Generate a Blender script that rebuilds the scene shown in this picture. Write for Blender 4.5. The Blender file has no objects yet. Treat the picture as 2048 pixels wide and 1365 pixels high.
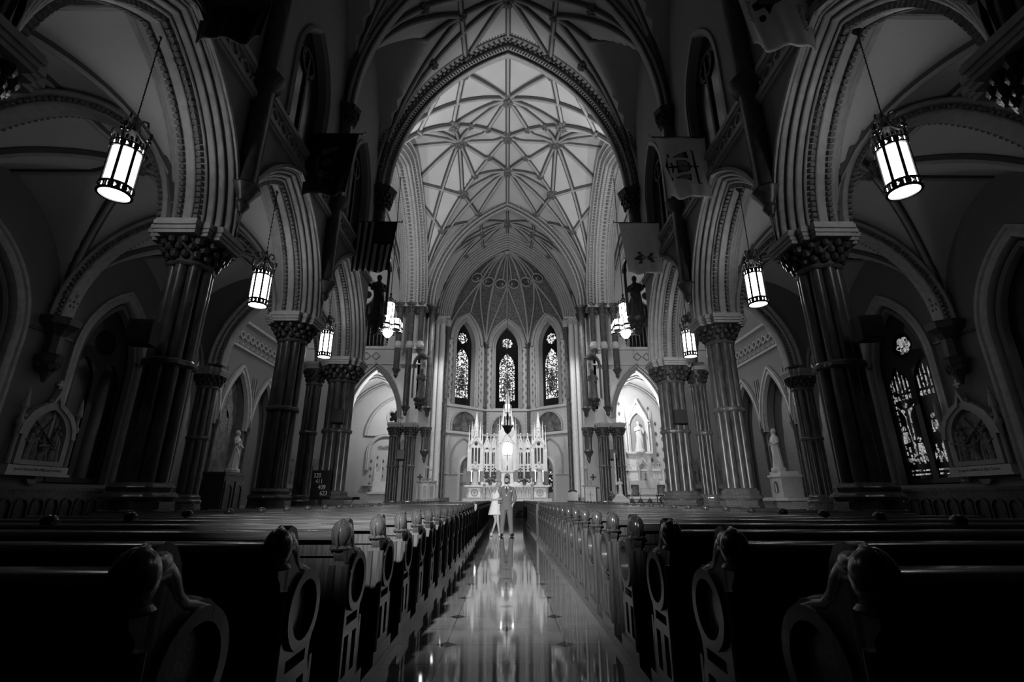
import bpy, bmesh, math, random
from mathutils import Vector, Matrix
from mathutils.geometry import tessellate_polygon
random.seed(7)
PI = math.pi
S = bpy.context.scene
C = S.collection

# ------------------------------------------------------------------ camera, exposure, world
cam_d = bpy.data.cameras.new('camera'); cam = bpy.data.objects.new('camera', cam_d); C.objects.link(cam)
cam_d.sensor_width = 36.0; cam_d.lens = 965.0 * 36.0 / 2048.0; cam_d.clip_start = 0.05; cam_d.clip_end = 200
cam.location = (0, 0, 1.15)
cam.rotation_euler = (math.radians(90 + 18.08), 0, -math.radians(0.62))
S.camera = cam
S.view_settings.view_transform = 'Standard'; S.view_settings.look = 'None'
S.view_settings.exposure = 0.0; S.view_settings.gamma = 1.0
S.view_settings.use_curve_mapping = False
S.cycles.max_bounces = 5; S.cycles.diffuse_bounces = 3; S.cycles.glossy_bounces = 3
S.cycles.sample_clamp_indirect = 3.0
w = bpy.data.worlds.new('world'); S.world = w; w.use_nodes = True
w.node_tree.nodes['Background'].inputs[0].default_value = (0.5, 0.5, 0.5, 1)
w.node_tree.nodes['Background'].inputs[1].default_value = 0.0

def light(kind, name, loc, energy, target=None, size=0.3, cone=90, blend=0.6):
    d = bpy.data.lights.new(name, kind); d.energy = energy
    if kind == 'AREA': d.size = size
    else: d.shadow_soft_size = size
    if kind == 'SPOT': d.spot_size = math.radians(cone); d.spot_blend = blend
    o = bpy.data.objects.new(name, d); C.objects.link(o); o.location = loc
    if target is not None:
        o.rotation_euler = (Vector(target) - Vector(loc)).to_track_quat('-Z', 'Y').to_euler()
    return o
# unseen lamps added to brighten the crossing, transepts, apse, altar and side chapels
for sg in (-1, 1):
    light('SPOT', 'crossing_fill', (sg*4.7, 18.6, 13.6), 1250, (sg*-1.5, 26.0, 21.5), 0.25, 120)
    light('SPOT', 'transept_fill', (sg*9.5, 19.0, 12.0), 750, (sg*9.0, 27.0, 19.0), 0.3, 130)
    light('SPOT', 'transept_down_fill', (sg*9.0, 18.6, 12.0), 450, (sg*8.8, 30.5, 7.0), 0.3, 110)
    light('SPOT', 'chancel_fill', (sg*4.6, 31.6, 12.5), 1050, (sg*-2.2, 39.0, 9.0), 0.15, 75)
    light('SPOT', 'altar_fill', (sg*4.2, 31.4, 9.5), 620, (sg*0.3, 36.0, 3.8), 0.12, 60)
    light('POINT', 'chapel_fill', (sg*7.2, 31.6, 7.5), 330 if sg < 0 else 620, None, 0.1)  # hidden point lamp added to brighten the side chapel
    light('SPOT', 'chancel_side_fill', (sg*2.6, 28.5, 14.5), 2200, (sg*5.0, 34.0, 5.0), 0.15, 60)
# the photographer's own light on a stand behind the camera, aimed at the couple
light('SPOT', 'photo_light', (-1.47, -0.7, 3.1), 11000, (1.3, 16.6, 1.2), 0.06, 55, 1.0)

# ------------------------------------------------------------------ mesh helpers
class MB:
    def __init__(s): s.v = []; s.f = []
    def add(s, vs, fs):
        n = len(s.v); s.v += [tuple(p) for p in vs]; s.f += [tuple(i+n for i in f) for f in fs]
    def box(s, cx, cy, cz, sx, sy, sz, rz=0.0):
        c, q = math.cos(rz), math.sin(rz); vs = []
        for dz in (-.5, .5):
            for dx, dy in ((-.5,-.5),(.5,-.5),(.5,.5),(-.5,.5)):
                x, y = dx*sx, dy*sy
                vs.append((cx+x*c-y*q, cy+x*q+y*c, cz+dz*sz))
        s.add(vs, [(3,2,1,0),(4,5,6,7),(0,1,5,4),(1,2,6,5),(2,3,7,6),(3,0,4,7)])
        return s
    def lathe(s, cx, cy, prof, n=16, sc=1.0, lobes=0, amp=0.0, ph=0.0, sx=1.0, sy=1.0):
        vs = []; fs = []
        for r, z in prof:
            for i in range(n):
                a = 2*PI*i/n+ph; k = 1+amp*math.cos(lobes*a) if lobes else 1
                vs.append((cx+r*k*sc*sx*math.cos(a), cy+r*k*sc*sy*math.sin(a), z))
        m = len(prof)
        for j in range(m-1):
            for i in range(n):
                fs.append((j*n+i, j*n+(i+1)%n, (j+1)*n+(i+1)%n, (j+1)*n+i))
        fs.append(tuple(range(n))[::-1]); fs.append(tuple((m-1)*n+i for i in range(n)))
        s.add(vs, fs); return s
    def tube(s, pts, r, n=8, r2=None, flat=1.0, caps=True):
        pts = [Vector(p) for p in pts]; m = len(pts); vs = []; fs = []
        a = None
        for k, p in enumerate(pts):
            d = (pts[min(k+1, m-1)]-pts[max(k-1, 0)]).normalized()
            if a is None or flat != 1.0:
                upv = Vector((0,0,1)) if abs(d.z) < 0.95 else Vector((1,0,0))
                a = d.cross(upv).normalized()
            else:
                a = (a-d*a.dot(d)).normalized()
            b = a.cross(d).normalized()
            rr = r if r2 is None else r+(r2-r)*k/max(1, m-1)
            if isinstance(r, (list, tuple)): rr = r[k]
            for i in range(n):
                t = 2*PI*i/n
                vs.append(p + a*(rr*math.cos(t)) + b*(rr*flat*math.sin(t)))
        for k in range(m-1):
            for i in range(n):
                fs.append((k*n+i, k*n+(i+1)%n, (k+1)*n+(i+1)%n, (k+1)*n+i))
        if caps: fs.append(tuple(range(n))[::-1]); fs.append(tuple((m-1)*n+i for i in range(n)))
        s.add(vs, fs); return s
    def ball(s, cx, cy, cz, r, n=10, sx=1, sy=1, sz=1, rot=None):
        vs = []; fs = []; m = max(4, n//2+1)
        for j in range(m+1):
            p = PI*j/m
            for i in range(n):
                t = 2*PI*i/n; q = Vector((r*sx*math.sin(p)*math.cos(t), r*sy*math.sin(p)*math.sin(t), r*sz*math.cos(p)))
                if rot: q = rot @ q
                vs.append((cx+q.x, cy+q.y, cz+q.z))
        for j in range(m):
            for i in range(n): fs.append((j*n+i, (j+1)*n+i, (j+1)*n+(i+1)%n, j*n+(i+1)%n))
        s.add(vs, fs); return s
    def loft(s, rings, n=20, fold=0, amp=0.0):
        # rings: (cx, cy, cz, rx, ry[, amp])
        vs = []; fs = []
        for k, rg in enumerate(rings):
            cx, cy, cz, rx, ry = rg[:5]; am = rg[5] if len(rg) > 5 else amp
            for i in range(n):
                t = 2*PI*i/n; q = 1+am*math.sin(fold*t+0.6*k) if fold else 1
                vs.append((cx+rx*q*math.cos(t), cy+ry*q*math.sin(t), cz))
        m = len(rings)
        for j in range(m-1):
            for i in range(n): fs.append((j*n+i, j*n+(i+1)%n, (j+1)*n+(i+1)%n, (j+1)*n+i))
        fs.append(tuple(range(n))[::-1]); fs.append(tuple((m-1)*n+i for i in range(n)))
        s.add(vs, fs); return s
    def plate(s, loops, F, t0, t1):
        loops = [[tuple(p) for p in l] for l in loops]
        flat = [p for l in loops for p in l]
        tris = tessellate_polygon([[Vector((p[0], p[1], 0)) for p in l] for l in loops])
        n = len(flat)
        vs = [F(p[0], t0, p[1]) for p in flat] + [F(p[0], t1, p[1]) for p in flat]
        fs = []
        for t in tris: fs.append(tuple(t)); fs.append(tuple(i+n for i in t[::-1]))
        k = 0
        for l in loops:
            m = len(l)
            for i in range(m):
                a, b = k+i, k+(i+1) % m
                fs.append((a, b, b+n, a+n))
            k += m
        s.add(vs, fs); return s
    def mould(s, F, a, h, zs, prof, leg=0.0, n=14, closed=True):
        # sweep the section prof [(r, t)] along a pointed arch
        R = (a*a+h*h)/(2*a); c = R-a; cols = []
        for r, t in prof:
            Q = R+r; tm = math.acos(max(-1, min(1, c/Q))); left = []
            if leg: left.append((-(a+r), zs-leg))
            for i in range(n+1):
                th = tm*i/n; left.append((c-Q*math.cos(th), zs+Q*math.sin(th)))
            right = [(-x, z) for x, z in left[:-1]][::-1]
            cols.append([F(x, t, z) for x, z in left+right])
        m = len(cols[0]); p = len(prof); vs = [cols[j][i] for i in range(m) for j in range(p)]; fs = []
        for i in range(m-1):
            for j in range(p if closed else p-1):
                fs.append((i*p+j, i*p+(j+1) % p, (i+1)*p+(j+1) % p, (i+1)*p+j))
        s.add(vs, fs); return s
    def build(s, name, mat, parent=None, smooth=True, loc=None):
        me = bpy.data.meshes.new(name); me.from_pydata(s.v, [], s.f)
        bm = bmesh.new(); bm.from_mesh(me)
        bmesh.ops.recalc_face_normals(bm, faces=bm.faces); bm.to_mesh(me); bm.free()
        if smooth:
            me.polygons.foreach_set('use_smooth', [True]*len(me.polygons))
            try: me.set_sharp_from_angle(angle=math.radians(38))
            except Exception: pass
        me.materials.append(mat)
        o = bpy.data.objects.new(name, me); C.objects.link(o)
        if parent is not None: o.parent = parent
        if loc: o.location = loc
        return o

def arch_pts(a, h, zs, n=14, x0=0.0, close_z=None):
    R = (a*a+h*h)/(2*a); c = R-a; tm = math.acos(c/R)
    L = [(c-R*math.cos(tm*i/n), zs+R*math.sin(tm*i/n)) for i in range(n+1)]
    P = L+[(-x, z) for x, z in L[:-1]][::-1]
    P = [(x+x0, z) for x, z in P]
    if close_z is not None: P = [(x0-a, close_z)]+P+[(x0+a, close_z)]
    return P
def arch_z(x, a, h, zs):
    R = (a*a+h*h)/(2*a); c = R-a; q = R*R-(min(abs(x), a)+c)**2
    return zs+math.sqrt(max(q, 0))
def circ(cx, cz, r, n=24, ph=0.0): return [(cx+r*math.cos(2*PI*i/n+ph), cz+r*math.sin(2*PI*i/n+ph)) for i in range(n)]
def foil(cx, cz, r, k=4, n=40, d=0.28, ph=0.0):
    return [(cx+r*(1-d*(1-abs(math.cos(k*(t)/2))))*math.cos(t+ph), cz+r*(1-d*(1-abs(math.cos(k*t/2))))*math.sin(t+ph)) for t in [2*PI*i/n for i in range(n)]]
def orders(steps, rho=0.045, inner_t=None):
    # symmetric stepped section with a roll at every corner; steps = [(r, t), ...] inner to outer
    half = []
    for k, (r, t) in enumerate(steps):
        for i in range(6):
            a = PI + (-PI/2)*i/5*1.0
            half.append((r+rho+rho*math.cos(a), t-rho+rho*math.sin(a)))
        nr = steps[k+1][0] if k+1 < len(steps) else r+rho*2.2
        half.append((r+rho*2.05, t-rho*0.6)); half.append((r+rho*2.25, t-rho*2.2))
        half.append((nr, t-rho*1.9 if k+1 < len(steps) else t-rho*2.2))
    return [(r, -t) for r, t in half][::-1]+half
def FX(X, Y0, sg=1): return lambda s, t, z: (X+sg*t, Y0+s, z)      # arch running along y
def FY(X0, Y, sg=1): return lambda s, t, z: (X0+s, Y+sg*t, z)      # arch running along x

def empty(name, loc=(0,0,0), rz=0.0, label=None, cat=None, group=None, kind=None, parent=None):
    o = bpy.data.objects.new(name, None); C.objects.link(o); o.location = loc; o.rotation_euler = (0,0,rz)
    o.empty_display_size = 0.1
    tag(o, label, cat, group, kind)
    if parent is not None: o.parent = parent
    return o
def tag(o, label=None, cat=None, group=None, kind=None):
    if label: o['label'] = label
    if cat: o['category'] = cat
    if group: o['group'] = group
    if kind: o['kind'] = kind
    return o
def kids(o): return [c for c in bpy.data.objects if c.parent == o]
def copy_tree(o, parent=None, cache={}):
    c = o.copy(); C.objects.link(c)
    if parent is not None: c.parent = parent
    if o.name not in cache: cache[o.name] = kids(o)
    for ch in cache[o.name]: copy_tree(ch, c)
    return c

# ------------------------------------------------------------------ materials (the photograph is black and white)
def mat(name, v, rough=0.6, var=0.0, scale=4.0, metal=0.0, spec=0.5, bump=0.0, detail=4.0, kind='noise', coat=0.0, stretch=None, v2=None):
    m = bpy.data.materials.new(name); m.use_nodes = True; nt = m.node_tree; b = nt.nodes['Principled BSDF']
    b.inputs['Roughness'].default_value = rough; b.inputs['Metallic'].default_value = metal
    b.inputs['Specular IOR Level'].default_value = spec
    b.inputs['Coat Weight'].default_value = coat; b.inputs['Coat Roughness'].default_value = 0.08
    tc = nt.nodes.new('ShaderNodeTexCoord'); mp = nt.nodes.new('ShaderNodeMapping')
    nt.links.new(tc.outputs['Object'], mp.inputs[0])
    if stretch: mp.inputs['Scale'].default_value = stretch
    if kind == 'noise':
        tx = nt.nodes.new('ShaderNodeTexNoise'); tx.inputs['Scale'].default_value = scale; tx.inputs['Detail'].default_value = detail
        out = tx.outputs['Fac']
    elif kind == 'voronoi':
        tx = nt.nodes.new('ShaderNodeTexVoronoi'); tx.inputs['Scale'].default_value = scale; out = tx.outputs['Distance']
    nt.links.new(mp.outputs[0], tx.inputs['Vector'])
    cr = nt.nodes.new('ShaderNodeValToRGB')
    lo = v2 if v2 is not None else v*(1-var); hi = v*(1+var) if v2 is None else v
    cr.color_ramp.elements[0].position = 0.3; cr.color_ramp.elements[1].position = 0.7
    cr.color_ramp.elements[0].color = (lo, lo, lo, 1); cr.color_ramp.elements[1].color = (hi, hi, hi, 1)
    nt.links.new(out, cr.inputs[0]); nt.links.new(cr.outputs[0], b.inputs['Base Color'])
    if bump:
        bp = nt.nodes.new('ShaderNodeBump'); bp.inputs['Strength'].default_value = bump; bp.inputs['Distance'].default_value = 0.02
        nt.links.new(out, bp.inputs['Height']); nt.links.new(bp.outputs[0], b.inputs['Normal'])
    return m
def emis(name, v, strength, scale=3.0, lo=0.7, vor=False):
    m = bpy.data.materials.new(name); m.use_nodes = True; nt = m.node_tree; b = nt.nodes['Principled BSDF']
    b.inputs['Base Color'].default_value = (v, v, v, 1); b.inputs['Roughness'].default_value = 0.3
    tc = nt.nodes.new('ShaderNodeTexCoord')
    tx = nt.nodes.new('ShaderNodeTexVoronoi' if vor else 'ShaderNodeTexNoise'); tx.inputs['Scale'].default_value = scale
    nt.links.new(tc.outputs['Object'], tx.inputs['Vector'])
    mr = nt.nodes.new('ShaderNodeMapRange'); mr.inputs['From Min'].default_value = 0.3; mr.inputs['From Max'].default_value = 0.7
    mr.inputs['To Min'].default_value = strength*lo; mr.inputs['To Max'].default_value = strength
    nt.links.new(tx.outputs[0], mr.inputs[0])
    b.inputs['Emission Color'].default_value = (1, 1, 1, 1)
    nt.links.new(mr.outputs[0], b.inputs['Emission Strength'])
    return m
def stained(name, strength, scale=7.0, dark=0.35, lead=0.05):
    # daylight coming through small leaded panes of varied density
    m = bpy.data.materials.new(name); m.use_nodes = True; nt = m.node_tree; b = nt.nodes['Principled BSDF']
    b.inputs['Base Color'].default_value = (0.02, 0.02, 0.02, 1); b.inputs['Roughness'].default_value = 0.3
    tc = nt.nodes.new('ShaderNodeTexCoord')
    v1 = nt.nodes.new('ShaderNodeTexVoronoi'); v1.inputs['Scale'].default_value = scale
    v2 = nt.nodes.new('ShaderNodeTexVoronoi'); v2.feature = 'DISTANCE_TO_EDGE'; v2.inputs['Scale'].default_value = scale
    for q in (v1, v2): nt.links.new(tc.outputs['Object'], q.inputs['Vector'])
    sp = nt.nodes.new('ShaderNodeSeparateColor'); nt.links.new(v1.outputs['Color'], sp.inputs[0])
    cr = nt.nodes.new('ShaderNodeValToRGB'); nt.links.new(sp.outputs[0], cr.inputs[0])
    cr.color_ramp.elements[0].position = dark; cr.color_ramp.elements[0].color = (0.01,)*3+(1,)
    cr.color_ramp.elements[1].position = min(1, dark+0.45); cr.color_ramp.elements[1].color = (1, 1, 1, 1)
    gt = nt.nodes.new('ShaderNodeMath'); gt.operation = 'GREATER_THAN'; gt.inputs[1].default_value = lead
    nt.links.new(v2.outputs['Distance'], gt.inputs[0])
    mu = nt.nodes.new('ShaderNodeMath'); mu.operation = 'MULTIPLY'; nt.links.new(gt.outputs[0], mu.inputs[0])
    bw = nt.nodes.new('ShaderNodeRGBToBW'); nt.links.new(cr.outputs[0], bw.inputs[0]); nt.links.new(bw.outputs[0], mu.inputs[1])
    m2 = nt.nodes.new('ShaderNodeMath'); m2.operation = 'MULTIPLY'; m2.inputs[1].default_value = strength
    nt.links.new(mu.outputs[0], m2.inputs[0]); b.inputs['Emission Color'].default_value = (1, 1, 1, 1)
    nt.links.new(m2.outputs[0], b.inputs['Emission Strength'])
    return m
M = dict(
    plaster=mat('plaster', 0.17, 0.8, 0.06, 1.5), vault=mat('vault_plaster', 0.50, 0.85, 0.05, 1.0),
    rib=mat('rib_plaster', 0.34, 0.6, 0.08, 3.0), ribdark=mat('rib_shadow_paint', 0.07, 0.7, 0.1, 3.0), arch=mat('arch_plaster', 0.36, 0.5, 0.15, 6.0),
    gilt=mat('gilded_band', 0.14, 0.4, 0.4, 25.0, bump=0.5), dark=mat('dark_carving', 0.05, 0.35, 0.5, 20.0, bump=0.8),
    marble=mat('dark_marble', 0.082, 0.32, 0.5, 5.0, detail=8, stretch=(2, 2, 0.7)), granite=mat('polished_granite', 0.13, 0.2, 0.35, 30.0),
    white=mat('white_marble', 0.72, 0.35, 0.08, 6.0, detail=8), stone=mat('pale_stone', 0.5, 0.5, 0.1, 8.0),
    statue=mat('statue_marble', 0.62, 0.45, 0.06, 8.0), greystat=mat('painted_statue', 0.12, 0.5, 0.3, 8.0),
    wood=mat('dark_oak', 0.05, 0.24, 0.45, 3.0, detail=8, stretch=(1.2, 22, 22), coat=0.3, bump=0.05), woodv=mat('dark_oak_upright', 0.033, 0.25, 0.45, 3.0, detail=8, stretch=(22, 22, 1.2), coat=0.3, bump=0.05),
    black=mat('black_iron', 0.01, 0.4, 0.2, 8.0), brass=mat('aged_brass', 0.25, 0.3, 0.3, 8.0, metal=0.8),
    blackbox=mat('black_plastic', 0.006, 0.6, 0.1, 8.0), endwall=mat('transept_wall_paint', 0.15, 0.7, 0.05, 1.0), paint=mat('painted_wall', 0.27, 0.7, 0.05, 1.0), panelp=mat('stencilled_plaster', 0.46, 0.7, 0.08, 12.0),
    stencil=mat('stencil_paint', 0.05, 0.7, 0.1, 8.0), mural=mat('mural_paint', 0.10, 0.6, 0.8, 2.2, detail=6), relief=mat('relief_paint', 0.16, 0.6, 0.5, 9.0),
    cream=mat('cream_cloth', 0.75, 0.8, 0.1, 5.0), darkcloth=mat('dark_cloth', 0.01, 0.8, 0.1, 5.0), midcloth=mat('grey_cloth', 0.10, 0.8, 0.1, 5.0),
    apse=mat('apse_stencil', 0.11, 0.6, 0.5, 9.0, kind='voronoi'), apserib=mat('apse_rib', 0.36, 0.5, 0.1, 5.0),
    darkglass=mat('dark_glass', 0.006, 0.15, 0.3, 6.0), carpet=mat('dark_carpet', 0.012, 0.9, 0.2, 60.0), pipe=mat('organ_pipe', 0.06, 0.35, 0.2, 5.0, metal=0.6),
    skin=mat('skin', 0.42, 0.5, 0.05, 20.0), suit=mat('suit_wool', 0.17, 0.8, 0.12, 60.0), shirt=mat('shirt_cotton', 0.75, 0.7, 0.03, 20.0),
    tie=mat('tie_silk', 0.012, 0.4, 0.2, 20.0), dress=mat('lace_dress', 0.75, 0.75, 0.12, 45.0, bump=0.4), hair=mat('blonde_hair', 0.28, 0.5, 0.3, 30.0),
    darkhair=mat('dark_hair', 0.02, 0.5, 0.3, 30.0), leaf=mat('flower_leaves', 0.10, 0.6, 0.6, 30.0), wax=mat('candle_wax', 0.85, 0.4, 0.02, 8.0),
    lead=mat('window_lead', 0.01, 0.6, 0.1, 8.0),
    lamp=emis('lantern_glass', 0.9, 11.0, 3.0, 0.6), lamptop=emis('lantern_top_glow', 0.9, 75.0), chand=emis('chandelier_glass', 0.9, 11.0, 3.0, 0.7), flame=emis('flame', 1, 12.0), glow=emis('lit_niche_lamp', 0.9, 1.1),
    stain=stained('stained_glass', 1.5, 9.0, 0.3, 0.06), stain_dim=stained('stained_glass_dim', 0.9, 8.0, 0.72, 0.05), figure=stained('glass_figure', 0.4, 12.0, 0.15, 0.05),
    figdark=stained('glass_figure_dark', 0.9, 14.0, 0.75, 0.05),
)
def translucent(m, fac):
    nt = m.node_tree; out = [n for n in nt.nodes if n.type == 'OUTPUT_MATERIAL'][0]; b = nt.nodes['Principled BSDF']
    tr = nt.nodes.new('ShaderNodeBsdfTranslucent'); tr.inputs[0].default_value = (.9, .9, .9, 1); mx = nt.nodes.new('ShaderNodeMixShader'); mx.inputs[0].default_value = fac
    nt.links.new(b.outputs[0], mx.inputs[1]); nt.links.new(tr.outputs[0], mx.inputs[2]); nt.links.new(mx.outputs[0], out.inputs[0])
translucent(M['cream'], 0.45)
def floor_mat():
    m = bpy.data.materials.new('polished_tile'); m.use_nodes = True; nt = m.node_tree; b = nt.nodes['Principled BSDF']
    N = nt.nodes.new; Lk = nt.links.new
    def mth(op, a, b_=None, c=None):
        n = N('ShaderNodeMath'); n.operation = op
        for i, q in enumerate((a, b_, c)):
            if q is None: continue
            if isinstance(q, (int, float)): n.inputs[i].default_value = q
            else: Lk(q, n.inputs[i])
        return n.outputs[0]
    tc = N('ShaderNodeTexCoord'); sp = N('ShaderNodeSeparateXYZ'); Lk(tc.outputs['Object'], sp.inputs[0])
    u = mth('DIVIDE', sp.outputs[0], 0.492); v = mth('DIVIDE', mth('SUBTRACT', sp.outputs[1], 4.08), 0.494)
    def near(q): return mth('ABSOLUTE', mth('SUBTRACT', q, mth('ROUND', q)))
    p = mth('MULTIPLY', mth('ADD', u, v), 0.5); q = mth('MULTIPLY', mth('SUBTRACT', u, v), 0.5)
    dia = mth('LESS_THAN', mth('MAXIMUM', near(p), near(q)), 0.088)
    jn = mth('LESS_THAN', mth('MINIMUM', near(u), near(v)), 0.008)
    tx = N('ShaderNodeTexNoise'); tx.inputs['Scale'].default_value = 2.5; tx.inputs['Detail'].default_value = 8; Lk(tc.outputs['Object'], tx.inputs['Vector'])
    base = mth('MULTIPLY_ADD', tx.outputs['Fac'], 0.13, 0.085)
    k = mth('SUBTRACT', 1.0, mth('MAXIMUM', mth('MULTIPLY', dia, 0.93), mth('MULTIPLY', jn, 0.75)))
    col = mth('MULTIPLY', base, k)
    cc = N('ShaderNodeCombineColor')
    for i in range(3): Lk(col, cc.inputs[i])
    Lk(cc.outputs[0], b.inputs['Base Color'])
    n2 = N('ShaderNodeTexNoise'); n2.inputs['Scale'].default_value = 1.1; Lk(tc.outputs['Object'], n2.inputs['Vector'])
    Lk(mth('MULTIPLY_ADD', n2.outputs['Fac'], 0.06, 0.03), b.inputs['Roughness'])
    bp = N('ShaderNodeBump'); bp.inputs['Strength'].default_value = 0.05; bp.inputs['Distance'].default_value = 0.01
    n3 = N('ShaderNodeTexNoise'); n3.inputs['Scale'].default_value = 3.2; Lk(tc.outputs['Object'], n3.inputs['Vector'])
    Lk(n3.outputs['Fac'], bp.inputs['Height']); Lk(bp.outputs[0], b.inputs['Normal'])
    return m
M['floor'] = floor_mat()

# ------------------------------------------------------------------ levels of the building
SP = 6.0                       # top of the arcade abacus
PY = [-0.5, 3.97, 8.37, 12.93]   # nave piers
CW, CE = 17.5, 30.5            # west and east lines of the crossing
NX = 5.45                      # inner face of the nave wall
AW = 12.8                      # aisle wall
TX = 13.8                      # transept end wall
VS, VH = 13.4, 8.3             # vault springing and rise
WHO = {-1: 'left', 1: 'right'}

# floor and pew platforms
f = MB().box(0, 17.5, -0.1, 29, 39, 0.2).build('floor', M['floor'], smooth=False); tag(f, kind='structure')
for sg in (-1, 1):
    o = MB().box(sg*3.2, 8.0, 0.03, 4.5, 15.4, 0.06).build('trim_1' if sg < 0 else 'trim_2', M['carpet'], smooth=False); tag(o, kind='structure')
    o = MB().box(sg*0.935, 8.0, 0.035, 0.07, 15.4, 0.075).build('baseboard_aisle_'+WHO[sg], M['woodv'], smooth=False); tag(o, kind='structure')
    o = MB().box(sg*0.935, 23.4, 0.035, 0.07, 9.6, 0.075).build('baseboard_crossing_'+WHO[sg], M['woodv'], smooth=False); tag(o, kind='structure')
# sanctuary steps
st = MB(); dk = MB()
for i in range(6):
    st.box(0, 31.2+0.35*i+3.6, 0.08+0.16*i, 9.9, 7.2, 0.16)
    dk.box(0.1, 31.2+0.35*i+0.17, 0.165+0.16*i, 4.6, 0.36, 0.012); dk.box(0.1, 31.2+0.35*i-0.006, 0.08+0.16*i, 4.6, 0.012, 0.16)
o = st.build('floor_sanctuary', M['stone'], smooth=False); tag(o, kind='structure')
dk.build('step_carpet', M['carpet'], o, smooth=False)

# ------------------------------------------------------------------ nave arcade wall
ARC = orders([(0.0, 0.09), (0.10, 0.25), (0.18, 0.37), (0.27, 0.49), (0.37, 0.61)], 0.036)
def dentils(mb, F, a, h, zs, r, t, size, gap, lo=0.0):
    R = (a*a+h*h)/(2*a); c = R-a; Q = R+r; tm = math.acos(c/Q); n = int(Q*tm/gap)
    for sgn in (-1, 1):
        for i in range(n):
            th = tm*(i+0.5)/n; x = sgn*(Q*math.cos(th)-c); z = zs+Q*math.sin(th)
            for tt in t:
                dx, dz = size*0.5, size*0.32; vs = []
                for (ex, ez) in ((-dx, -dz), (dx, -dz), (dx, dz), (-dx, dz)):
                    nx, nz = sgn*math.cos(th), math.sin(th); tx_, tz_ = -sgn*math.sin(th), math.cos(th)
                    vs.append((x+nx*ex+tx_*ez, z+nz*ex+tz_*ez))
                d = size*0.35
                p = [F(q[0], tt-d, q[1]) for q in vs]+[F(q[0], tt+d, q[1]) for q in vs]
                mb.add(p, [(0,1,2,3),(7,6,5,4),(0,4,5,1),(1,5,6,2),(2,6,7,3),(3,7,4,0)])
    return mb
AA, AH = 1.74, 2.83
wall_no = 0
for sg in (-1, 1):
    cents = [(PY[i]+PY[i+1])/2 for i in range(3)]+[(PY[3]+CW)/2]
    outer = [(-3.0, SP), (PY[0]-0.3, SP)]
    for cy in cents:
        pts = arch_pts(AA+0.43, 3.19, SP, 14, cy)
        outer += pts
    outer += [(CW-0.1, SP), (CW-0.1, 22.4), (-3.0, 22.4)]
    clean = [outer[0]]
    for p in outer[1:]:
        if p[0] > clean[-1][0]+1e-4 or p[1] > 20 or clean[-1][1] > 20: clean.append(p)
    holes = [arch_pts(0.98, 1.9, 12.1, 10, cy, 10.1) for cy in cents]
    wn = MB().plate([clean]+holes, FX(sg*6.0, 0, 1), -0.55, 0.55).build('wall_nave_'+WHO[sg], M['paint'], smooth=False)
    tag(wn, kind='structure')
    for cy in cents:
        F = FX(sg*6.0, cy)
        MB().mould(F, AA, AH, SP, ARC).build('arch_moulding', M['arch'], wn)
        dentils(MB(), F, AA, AH, SP, 0.055, (-0.165, 0.165), 0.12, 0.11).build('dentil_band', M['gilt'], wn)
        MB().mould(F, AA+0.45, 3.22, SP, [(0, -0.66), (0.08, -0.66), (0.08, 0.66), (0, 0.66)]).build('hood_moulding', M['arch'], wn)
        F2 = FX(sg*5.45, cy)
        MB().mould(F2, 1.02, 1.93, 12.1, [(0, -0.05), (0.12, -0.05), (0.12, 0.05), (0.04, 0.1)], leg=2.0).build('window_surround', M['arch'], wn)
    for z in (9.33, 9.92):
        MB().box(sg*5.4, 7.2, z, 0.16, 20.4, 0.13).box(sg*5.42, 7.2, z-0.1, 0.1, 20.4, 0.07).build('string_course', M['arch'], wn, smooth=False)
    fr = MB()
    for k in range(46):
        y = -2.8+k*0.44
        fr.plate([foil(y, 9.61, 0.2, 4, 24), foil(y, 9.61, 0.13, 4, 24)], FX(sg*5.43, 0), -0.03, 0.03)
    fr.build('quatrefoil_frieze', M['rib'], wn)
    for i, cy in enumerate(cents):
        wall_no += 1
        g = MB().plate([arch_pts(0.98, 1.9, 12.1, 10, cy, 10.1)], FX(sg*5.72, 0), -0.02, 0.02).build('window_%d' % wall_no, M['darkglass'], smooth=False)
        tag(g, kind='structure')
        m_ = MB().box(sg*5.68, cy, 11.6, 0.08, 0.1, 3.0)
        m_.plate([circ(cy, 12.9, 0.42), foil(cy, 12.9, 0.34, 6, 36)], FX(sg*5.68, 0), -0.03, 0.03)
        m_.build('window_tracery', M['lead'], g)

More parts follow.
